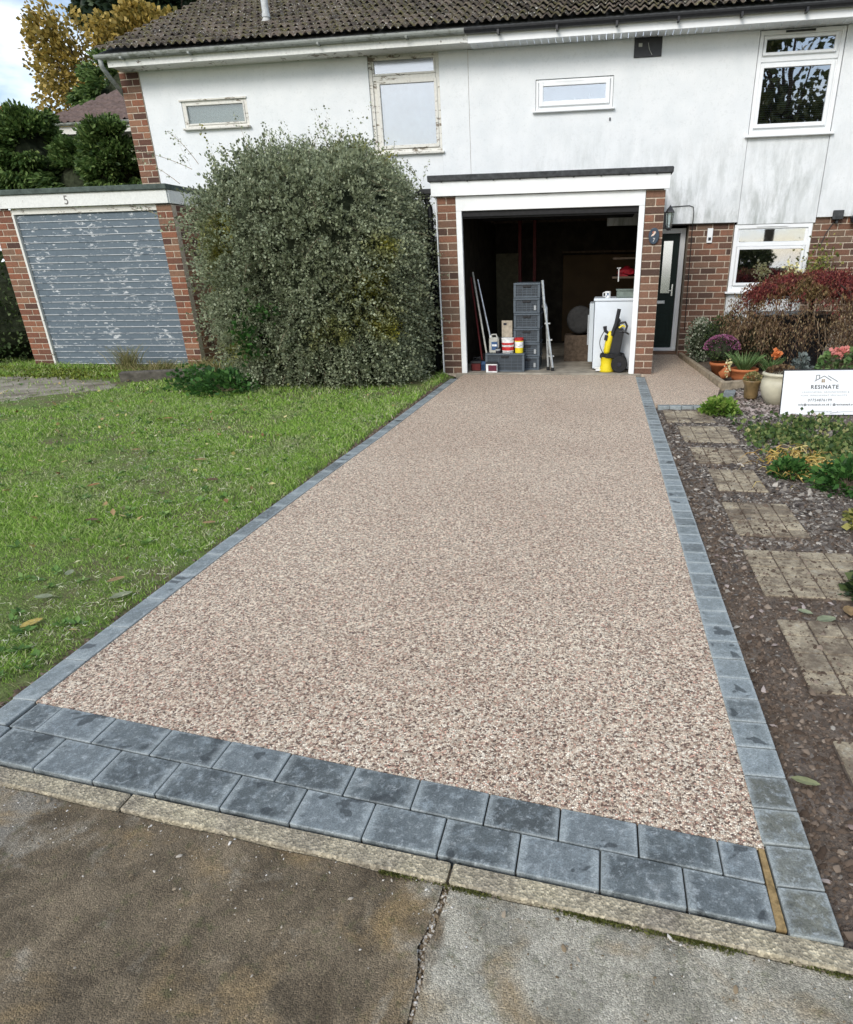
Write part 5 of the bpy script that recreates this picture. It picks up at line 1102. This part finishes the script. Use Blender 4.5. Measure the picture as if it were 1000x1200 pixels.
MB(Matrix.Translation((1.60, 9.0, .06)) @ Matrix.Rotation(math.radians(60), 4, 'Y')).lathe((0, 0, -.05), [(.05, 0), (.075, .10), (.08, .12), (.07, .12), (.045, .01)], 18).build('pot', MT['terra'], t, 0, True)
# terracotta bowl with spiky green plant
mspk = mat_leaf('spiky_green', [(0, (.05, .10, .03)), (.5, (.12, .22, .07)), (1, (.28, .38, .16))], trans=.2)
t = thing('potted_dianthus', (1.79, 8.72, 0), 'orange terracotta bowl with spiky green plant and cream flowers', 'potted plant')
pot_mesh(t, (1.79, 8.72, .015), [(.11, 0), (.155, .06), (.165, .13), (.172, .13), (.172, .16), (.155, .16), (.14, .12)], MT['terra'])
m = 520; a = rng.uniform(0, 2 * PI, m); L_ = rng.uniform(.10, .25, m); B = np.zeros((m, 4, 3))
for j in range(4):
    u = j / 3; B[:, j] = np.stack([1.79 + np.cos(a) * (.05 + L_ * .85 * u), 8.72 + np.sin(a) * (.05 + L_ * .85 * u), .15 + L_ * 1.1 * u - .12 * u * u * L_ * 2], 1)
strips('blade', B, mspk, t, .0045)['kind'] = 'stuff'
mcr = mat_leaf('cream_petal', [(0, (.60, .55, .25)), (1, (.80, .77, .50))], trans=.2)
Q = np.array([1.58, 8.64, .20]) + rng.normal(0, 1, (40, 3)) * np.array([.022, .02, .05]); leaves('flowers', Q, .03, mcr, t, None, .5)
# small brown pot
t = thing('potted_thyme', (1.70, 7.75, 0), 'small glazed brown pot of dry thyme between terracotta bowl and cream pot', 'potted plant')
pot_mesh(t, (1.70, 7.75, -.02), [(.062, 0), (.075, .02), (.082, .15), (.105, .19), (.108, .205), (.09, .205), (.08, .17)], MT['brownpot'])
P, N_ = sellip(500, (1.70, 7.75, .20), (.085, .085, .06), 2); leaves('foliage', P, .022, mweed, t, N_)
# cream glazed pot
t = thing('cream_pot', (1.93, 7.50, 0), 'large rounded cream glazed pot behind the left edge of the white sign', 'potted plant')
pot_mesh(t, (1.93, 7.50, -.03), [(.10, 0), (.125, .01), (.175, .10), (.195, .18), (.19, .25), (.165, .295), (.185, .305), (.195, .32), (.185, .335), (.165, .34), (.15, .30), (.0, .29)], MT['cream'], 34)
for k in range(1): pot_mesh(t, (1.93, 7.50, .262), [(.166, 0), (.180, .008), (.166, .018)], MT['cream'], 34)
P, N_ = sellip(700, (1.93, 7.50, .30), (.14, .14, .06), 2); leaves('foliage', P, .03, mcop, t, N_)
# orange flower clump
morg = mat_leaf('orange_petal', [(0, (.50, .12, .03)), (1, (.72, .24, .08))], trans=.2)
t = strap_plant('gazania', (2.15, 8.9, .05), 220, .26, mspk, 'spiky green plant with a single orange flower behind the cream pot', 'flower', None, .006, .06, .6)
Q = np.array([2.19, 8.84, .33]) + rng.normal(0, .022, (50, 3)); leaves('flower', Q, .045, morg, t, None, .6)
# geraniums in trough
t = thing('flower_trough', (2.62, 7.6, 0), 'terracotta trough of coral pink geraniums behind the sign', 'potted plant')
MB().box(2.36, 3.1, 7.50, 7.74, -.02, .20).build('trough', MT['terra'], t, .012); MB().box(2.34, 3.12, 7.48, 7.76, .20, .235).build('rim', MT['terra'], t, .008)
P, N_ = sellip(800, (2.68, 7.62, .36), (.33, .14, .15), 2.4); leaves('foliage', P, .05, mspk, t, N_, .6)
mcoral = mat_leaf('coral_petal', [(0, (.52, .13, .11)), (1, (.75, .34, .30))], trans=.2)
for (x, z) in [(2.46, .50), (2.54, .52), (2.70, .50), (2.78, .47)]:
    Q = np.array([x, 7.55, z]) + rng.normal(0, .020, (60, 3)); leaves('flower_head', Q, .036, mcoral, t, None, .6)
# black planter box behind the maple
t = thing('black_planter', (2.75, 10.3, 0), 'large black tapered planter under the weeping red maple', 'planter')
b = MB(); vs_ = [(2.30, 10.1, -.03), (3.05, 10.1, -.03), (3.20, 9.98, .68), (2.16, 9.98, .68)]; vb = [(2.30, 10.7, -.03), (3.05, 10.7, -.03), (3.20, 10.8, .68), (2.16, 10.8, .68)]
A_ = [b.b.verts.new(v) for v in vs_]; B_ = [b.b.verts.new(v) for v in vb]; b.b.faces.new(A_); b.b.faces.new(B_[::-1])
for k in range(4): b.b.faces.new((A_[k], B_[k], B_[(k + 1) % 4], A_[(k + 1) % 4]))
b.build('planter', MT['black'], t, .01); MB().box(2.12, 3.24, 9.95, 10.84, .67, .71).build('rim', MT['black'], t, .006)
# Japanese maple, weeping
JM = thing('japanese_maple', (2.75, 9.75, 0), 'weeping japanese maple with dark red leaves and bare twig ends before the window', 'tree')
MB().tube([(2.72, 9.75, -.03), (2.70, 9.72, .3), (2.76, 9.74, .65), (2.74, 9.72, .98)], .045, 8, .03).build('trunk', MT['darkbark'], JM)
nb = 640; az = rng.uniform(0, 2 * PI, nb); rad = rng.uniform(.25, 1.0, nb) ** .8; A = np.zeros((nb, 10, 3))
ex = 1.05; ey = .78; drop = rng.uniform(.30, 1.0, nb)
for j in range(10):
    u = j / 9; rr_ = rad * (u ** .75); A[:, j] = np.stack([2.72 + np.cos(az) * ex * rr_ + np.sin(u * 9 + az * 5) * .03, 9.72 + np.sin(az) * ey * rr_ + np.cos(u * 8 + az * 3) * .03,
        .97 + .38 * np.sin(np.minimum(u * 1.6, 1.57)) * (1 - rad * .25) - drop * .62 * u ** 2.6 * rad - .10 * rad * u + rng.normal(0, .012, nb)], 1)
strips('branch', A[:230], MT['twig'], JM, .0024)['kind'] = 'stuff'
for k in range(14):
    MB().tube([tuple(p) for p in A[k, ::2]], .016, 5, .005).build('limb', MT['darkbark'], JM)
mred = mat_leaf('dark_red_leaf', [(0, (.06, .015, .016)), (.4, (.14, .028, .030)), (.75, (.24, .05, .045)), (1, (.32, .13, .08))], [(0, (.08, .05, .02)), (.5, (.17, .11, .045)), (1, (.28, .22, .09))], 2.6, (.50, .60), .3)
mbrn = mat_leaf('fading_maple_leaf', [(0, (.06, .03, .02)), (.45, (.14, .085, .045)), (.8, (.22, .15, .08)), (1, (.33, .26, .14))], trans=.2)
Q = A[:, 2:9].repeat(10, 1).reshape(-1, 3) + rng.normal(0, .035, (nb * 70, 3))
top = Q[:, 2] + rng.normal(0, .13, len(Q)) > .92 - .12 * np.abs(Q[:, 0] - 2.75); kk = rng.random(len(Q)) < .9
leaves('red_leaves', Q[top & kk], .040, mred, JM, np.array([0, 0, -.7]), .22); kk2 = rng.random(len(Q)) < .8
leaves('brown_leaves', Q[~top & kk2], .036, mbrn, JM, np.array([0, 0, -1.0]), .18)
n = 150; az2 = rng.uniform(PI * .95, PI * 2.05, n); A2 = np.zeros((n, 6, 3)); r2 = rng.uniform(.55, 1.0, n); z2 = rng.uniform(.55, .95, n)
for j in range(6):
    u = j / 5; A2[:, j] = np.stack([2.72 + np.cos(az2) * ex * (r2 + .10 * u) + .02 * np.sin(u * 4 + az2 * 9), 9.72 + np.sin(az2) * ey * (r2 + .08 * u), z2 - .38 * u * (.5 + .6 * ((az2 * 37) % 1))], 1)
strips('hanging_twig', A2, MT['twig'], JM, .0028)['kind'] = 'stuff'
Q2 = A2[:, :5].repeat(9, 1).reshape(-1, 3) + rng.normal(0, .04, (n * 45, 3)); leaves('hanging_leaves', Q2, .036, mbrn, JM, np.array([0, 0, -1.0]), .2)
# twiggy climber at the far right and yellow leaved plant
t = thing('twiggy_shrub', (3.45, 9.9, 0), 'bare brown twiggy shrub at the right edge beside the maple', 'shrub')
n = 360; A = np.zeros((n, 6, 3)); bx0 = rng.normal(3.5, .18, n); by0 = rng.normal(9.9, .18, n); a = rng.normal(0, .35, (n, 2)); hh = rng.uniform(.5, 1.35, n)
for j in range(6):
    u = j / 5; A[:, j] = np.stack([bx0 + a[:, 0] * u + .05 * np.sin(u * 9 + bx0 * 30), by0 + a[:, 1] * u, hh * u - .03], 1)
strips('twig', A, MT['twig'], t, .004)['kind'] = 'stuff'; Q = A[:, 2:].repeat(4, 1).reshape(-1, 3) + rng.normal(0, .03, (n * 16, 3)); leaves('foliage', Q[rng.random(len(Q)) < .45], .03, mbrn, t)['kind'] = 'stuff'
t = thing('wall_climber', (3.1, 11.2, .3), 'yellow green climber against the brick wall right of the window', 'climber')
MB().tube([(3.10, 11.25, -.03), (3.12, 11.22, .8), (3.15, 11.22, 1.3), (3.2, 11.2, 1.55)], .012, 6, .005).build('stem', MT['twig'], t)
myg = mat_leaf('yellow_green_leaf', [(0, (.08, .11, .03)), (.6, (.20, .22, .06)), (1, (.42, .38, .12))], trans=.3)
Q = np.array([3.17, 11.18, 1.30]) + rng.normal(0, 1, (420, 3)) * np.array([.11, .06, .15]); leaves('foliage', Q, .042, myg, t)['kind'] = 'stuff'
t = thing('yellow_sprig', (2.62, 10.4, .7), 'pale yellow leaved sprig before the right side of the window', 'shrub')
MB().tube([(2.70, 10.5, .4), (2.66, 10.45, .9), (2.62, 10.4, 1.33)], .008, 5, .004).build('stem', MT['twig'], t); Q = np.array([2.62, 10.4, 1.24]) + rng.normal(0, 1, (150, 3)) * np.array([.06, .04, .08]); leaves('foliage', Q, .042, mcr, t)
shrub('copper_shrub', (2.13, 9.75, .36), (.34, .26, .30), 3200, .030, mcop, 'brown leaved low shrub left of the weeping maple')
ground_plant('silver_plant', (2.55, 9.05, .0), .15, 260, .05, mat_leaf('silver_leaf', [(0, (.06, .08, .07)), (1, (.22, .26, .25))], trans=.1), 'silvery blue leaved plant under the maple', 'flower', .3)
# ground cover, clumps
mlime = mat_leaf('lime_leaf', [(0, (.06, .13, .02)), (.5, (.15, .27, .04)), (1, (.32, .42, .10))], trans=.3)
ground_plant('lime_green_clump', (1.24, 6.95, -.03), .18, 700, .045, mlime, 'bright lime green leafy clump at the end of the side path', 'plant', .16)
mgc = mat_leaf('ground_cover_leaf', [(0, (.03, .06, .02)), (.5, (.09, .15, .04)), (.85, (.20, .25, .08)), (1, (.38, .36, .16))], trans=.25)
n = 5600; gx = rng.normal(1.95, .38, n); gy = rng.normal(5.85, .48, n); k = (gx > 1.28) & (np.sin(gx * 7) * np.sin(gy * 6) + rng.normal(0, .4, n) > -.25) & (gy < 6.75)
tag(leaves('ground_cover', np.stack([gx[k], gy[k], -.03 + np.abs(rng.normal(0, .028, k.sum()))], 1), .038, mgc, None, np.array([0, 0, .5]), .45), 'low mixed green ground cover spreading before the white sign', 'ground cover', kind='stuff')
ground_plant('fern_clump', (1.40, 4.80, -.03), .13, 420, .05, mgreen, 'small green ferny clump among the slate chips', 'fern', .11, .3)
ground_plant('leafy_clump', (1.72, 4.55, -.03), .24, 900, .055, mgreen, 'larger dark green feathery clump right of the yellow leaves', 'fern', .18, .25)
ground_plant('leafy_clump', (2.05, 4.95, -.03), .28, 900, .055, mgc, 'olive green clump at the right edge below the sign', 'plant', .16, .4)
ground_plant('leafy_clump', (1.34, 2.86, -.03), .16, 420, .05, mdg, 'dark green plant at the right edge by the third stepping stone', 'plant', .16, .35)
ground_plant('leafy_clump', (1.66, 3.75, -.03), .20, 420, .05, myg, 'yellowing plant at the right edge above the dark clump', 'plant', .12, .35)
myel = mat_leaf('yellow_dead_leaf', [(0, (.30, .16, .04)), (.5, (.50, .34, .08)), (1, (.66, .55, .22))], trans=.15)
m = 260; c0 = rng.normal(0, 1, (m, 2)) * np.array([.14, .22]) + np.array([1.52, 5.02]); a = rng.uniform(0, 2 * PI, m); L_ = rng.uniform(.05, .20, m); B = np.zeros((m, 4, 3))
for j in range(4):
    u = j / 3; B[:, j] = np.stack([c0[:, 0] + np.cos(a + u * .6) * L_ * u, c0[:, 1] + np.sin(a + u * .6) * L_ * u, -.02 + .07 * u * (1 - u) * 2 + rng.uniform(0, .03, m)], 1)
t = thing('dying_daylily', (1.52, 5.0, -.03), 'collapsed yellow and orange strap leaves beside the stepping stones', 'plant'); strips('blade', B, myel, t, .006)['kind'] = 'stuff'
# fallen leaves ------------------------------------------------
def fallen(x, y, L_, a, mat, label, z=.004, wid=.28):
    t = MB(); pts = [(-.5, 0), (-.25, wid * .8), (.05, wid), (.35, wid * .6), (.5, 0), (.35, -wid * .6), (.05, -wid), (-.25, -wid * .8)]
    ca, sa = math.cos(a), math.sin(a)
    top_ = [t.b.verts.new((x + (u * ca - v * sa) * L_, y + (u * sa + v * ca) * L_, z + .06 * L_ * (abs(v) * 3 + u * u * 1.5))) for u, v in pts]
    mid = [t.b.verts.new((x + u * ca * L_, y + u * sa * L_, z + .06 * L_ * u * u)) for u in (-.25, .05, .35)]
    f = t.b.faces.new
    f((top_[0], mid[0], top_[1])); f((top_[1], mid[0], mid[1], top_[2])); f((top_[2], mid[1], mid[2], top_[3])); f((top_[3], mid[2], top_[4]))
    f((top_[0], top_[7], mid[0])); f((top_[7], top_[6], mid[1], mid[0])); f((top_[6], top_[5], mid[2], mid[1])); f((top_[5], top_[4], mid[2]))
    bmesh.ops.solidify(t.b, geom=t.b.faces[:], thickness=.0012)
    return tag(t.build('fallen_leaf', mat), label, 'leaf', 'fallen leaves')
mpale = simple('pale_green_leaf', (.36, .40, .26), .6); mtan = simple('tan_leaf', (.48, .34, .18), .7); myw = simple('yellow_leaf', (.62, .50, .16), .6); mbr = simple('brown_leaf', (.20, .13, .08), .7); mrst = simple('rust_leaf', (.42, .24, .11), .7)
for a_ in [(-2.20, 2.42, .105, .9, mpale, 'pale green leaf lying against the left border blocks'), (-2.42, 2.13, .10, 1.2, myw, 'yellow leaf on the grass at the left edge of the picture'),
           (-2.32, 2.55, .085, .9, mtan, 'curled tan leaf on the lawn just above the pale green leaf', .018), (-2.62, 2.60, .075, 2.0, mpale, 'small pale leaf upright in the grass left of the tan leaf', .015), (-2.55, 2.35, .09, .2, mpale, 'greyish leaf flat on the grass near the left edge', .012),
           (-2.30, 3.35, .08, .3, mtan, 'golden brown leaf beside the soil gap halfway down the lawn', .012), (-3.05, 3.30, .085, .1, mbr, 'dark brown curled leaf in the middle of the lawn', .018), (-3.55, 3.95, .09, 1.1, mrst, 'rust coloured leaf on the lawn above the dark brown one', .018),
           (-3.15, 4.65, .10, .2, mtan, 'tan leaf on the lawn near the curve of the border', .018), (-2.75, 4.15, .10, .1, mbr, 'brown leaf on the lawn right of the tan leaf', .018), (-3.9, 4.9, .08, .4, mtan, 'light tan leaf in the left half of the lawn', .018), (-4.4, 6.1, .11, .3, mrst, 'orange brown leaf high on the lawn before the bush', .02),
           (.665, 1.60, .085, -.25, simple('olive_leaf', (.42, .44, .24), .6), 'long olive leaf on the soil beside the right border', -.02, .2), (1.02, 2.62, .10, .4, mpale, 'pale green leaf lying on the soil at the top of the second stone', -.02), (1.14, 2.70, .10, 1.4, mtan, 'brown curled leaf at the right edge above the second stone', -.015),
           (.95, 2.68, .07, 2.6, mpale, 'small pale leaf left of the curled brown leaf', -.02)]: fallen(*a_)
# small litter on lawn
n = 260; y = 1.6 + rng.random(n) * 7; x = -2.15 - rng.random(n) * (y * .9 + .5); Q = np.stack([x, y, rng.uniform(0, .02, n)], 1)
mlit = mat_leaf('leaf_litter', [(0, (.18, .09, .04)), (.4, (.42, .30, .14)), (.8, (.60, .52, .20)), (1, (.62, .60, .42))], trans=.1)
tag(leaves('leaf_litter', Q, .05, mlit, None, None, .35, .9), 'small autumn leaves scattered thinly over the lawn', 'leaf litter', kind='stuff')
# larger pale stones on the soil, by the side border
n = 60; sx = .63 + rng.beta(1, 2, n) * .8; sy = rng.uniform(1.15, 3.6, n); mst = NT('pinkish_stone'); mst = mst.fin(mst.ramp(mst.island(), [(0, (.20, .15, .13)), (1, (.42, .36, .33))]), .8, .2)
tag(stones('pebbles', sx, sy, np.array([soilz(a, b) for a, b in zip(sx, sy)]) + .004, rng.uniform(.010, .022, n), mst, None, .45), 'larger pinkish pebbles on the soil beside the right border', 'pebbles', kind='stuff')
# rubble between the path edging and the pots
n = 500; sx = rng.uniform(1.5, 2.3, n); sy = rng.uniform(6.7, 8.2, n)
tag(stones('rubble', sx, sy, np.full(n, -.03), rng.uniform(.012, .035, n), mst, None, .6), 'brown and pink rubble round the foot of the pots', 'rubble', kind='stuff')

# ================================================================== SIGN
sg = thing('company_sign', (2.25, 6.95, 0), 'white company sign board with black edge leaning in the bed', 'sign')
SX0, SX1, SH = 0.0, .86, .455
Bs = Matrix.Translation((1.825, 6.93, -.045)) @ Matrix.Rotation(math.radians(-1.0), 4, 'Z') @ Matrix.Rotation(math.radians(-1.2), 4, 'Y') @ Matrix.Rotation(math.radians(-8), 4, 'X')
MB(Bs).box(0, SX1, 0, .012, 0, SH).build('edge_trim', MT['black'], sg, .002)
MB(Bs).box(.008, SX1 - .008, -.003, .001, .014, SH - .012).build('board', MT['sign'], sg)
MB(Bs).box(.3, .33, .014, .05, -.05, .3).box(.6, .63, .014, .05, -.05, .3).build('stake', MT['wood'], sg)
def st(s, size, x, z, mat='greyp', sp=1.0, bold=0.0): text_obj(sg, s, size, x, -.0045, z, MT[mat], None, 'CENTER', sp, .0004, Bs, 'lettering', bold)
cx = .40
st('RESINATE', .052, cx, .268, 'blackp', 1.18, .0008)
st('LANDSCAPING, GROUNDWORKS &', .022, cx + .015, .228, 'greyp', 1.3); st('HOME IMPROVEMENT SPECIALISTS', .022, cx, .196, 'greyp', 1.3)
st('07754876199', .036, cx - .03, .146, 'blackp', 1.15); st('info@resinateuk.co.uk | @resinateuk.com', .025, cx + .045, .106, 'blackp', 1.25, .0006); st('www.resinateuk.co.uk', .022, cx - .02, .040, 'greyp', 1.15, .0003)
b = MB(Bs)
def bar(x0, z0, x1, z1, w=.005):
    d = Vector((x1 - x0, 0, z1 - z0)); p = Matrix.Translation((x0, 0, z0)) @ Matrix.Rotation(-math.atan2(d.z, d.x), 4, 'Y'); b.box(0, d.length, -.0048, -.0035, -w / 2, w / 2, p)
for q in [(cx - .10, .340, cx - .015, .390), (cx - .015, .390, cx + .055, .345), (cx + .02, .392, cx + .115, .335), (cx - .088, .350, cx - .088, .398), (cx - .088, .398, cx - .058, .398), (cx - .058, .398, cx - .058, .368)]: bar(*q)
b.build('house_emblem', MT['blackp'], sg)
b = MB(Bs)
for i in range(2):
    for j in range(2): b.box(cx - .035 + i * .017, cx - .021 + i * .017, -.0048, -.0035, .328 + j * .017, .342 + j * .017)
b.build('window_emblem', simple('bronze_print', (.30, .22, .13), .5), sg)
MB(Bs).tube([(cx + .10, -.004, .034), (cx + .16, -.004, .040), (cx + .22, -.004, .046), (cx + .42, -.004, .050)], .002, 4).tube([(cx + .08, -.004, .028), (cx + .14, -.004, .038), (cx + .15, -.004, .048)], .003, 4).build('swoosh', MT['greyp'], sg)

# ================================================================== trees across the road (seen in the window glass)
mfar = mat_leaf('roadside_leaf', [(0, (.05, .06, .02)), (.5, (.10, .11, .04)), (1, (.18, .17, .07))], trans=.3)
tree('roadside_tree', (7.6, -13, 0), 11, (7.6, -13, 8.6), (3.8, 2.5, 3.6), 2400, .28, mfar, 'tall roadside tree across the road, seen only in the window glass', 'tree', 26, None, .25, 21, False, .1, .34)
tree('roadside_tree', (6.3, -12, 0), 3, (6.2, -12, 1.2), (1.7, 1.0, 1.0), 3500, .18, mfar, 'low bushy tree across the road, seen only in the window glass', 'tree', 12, None, .12, 22, False, .1, .4)
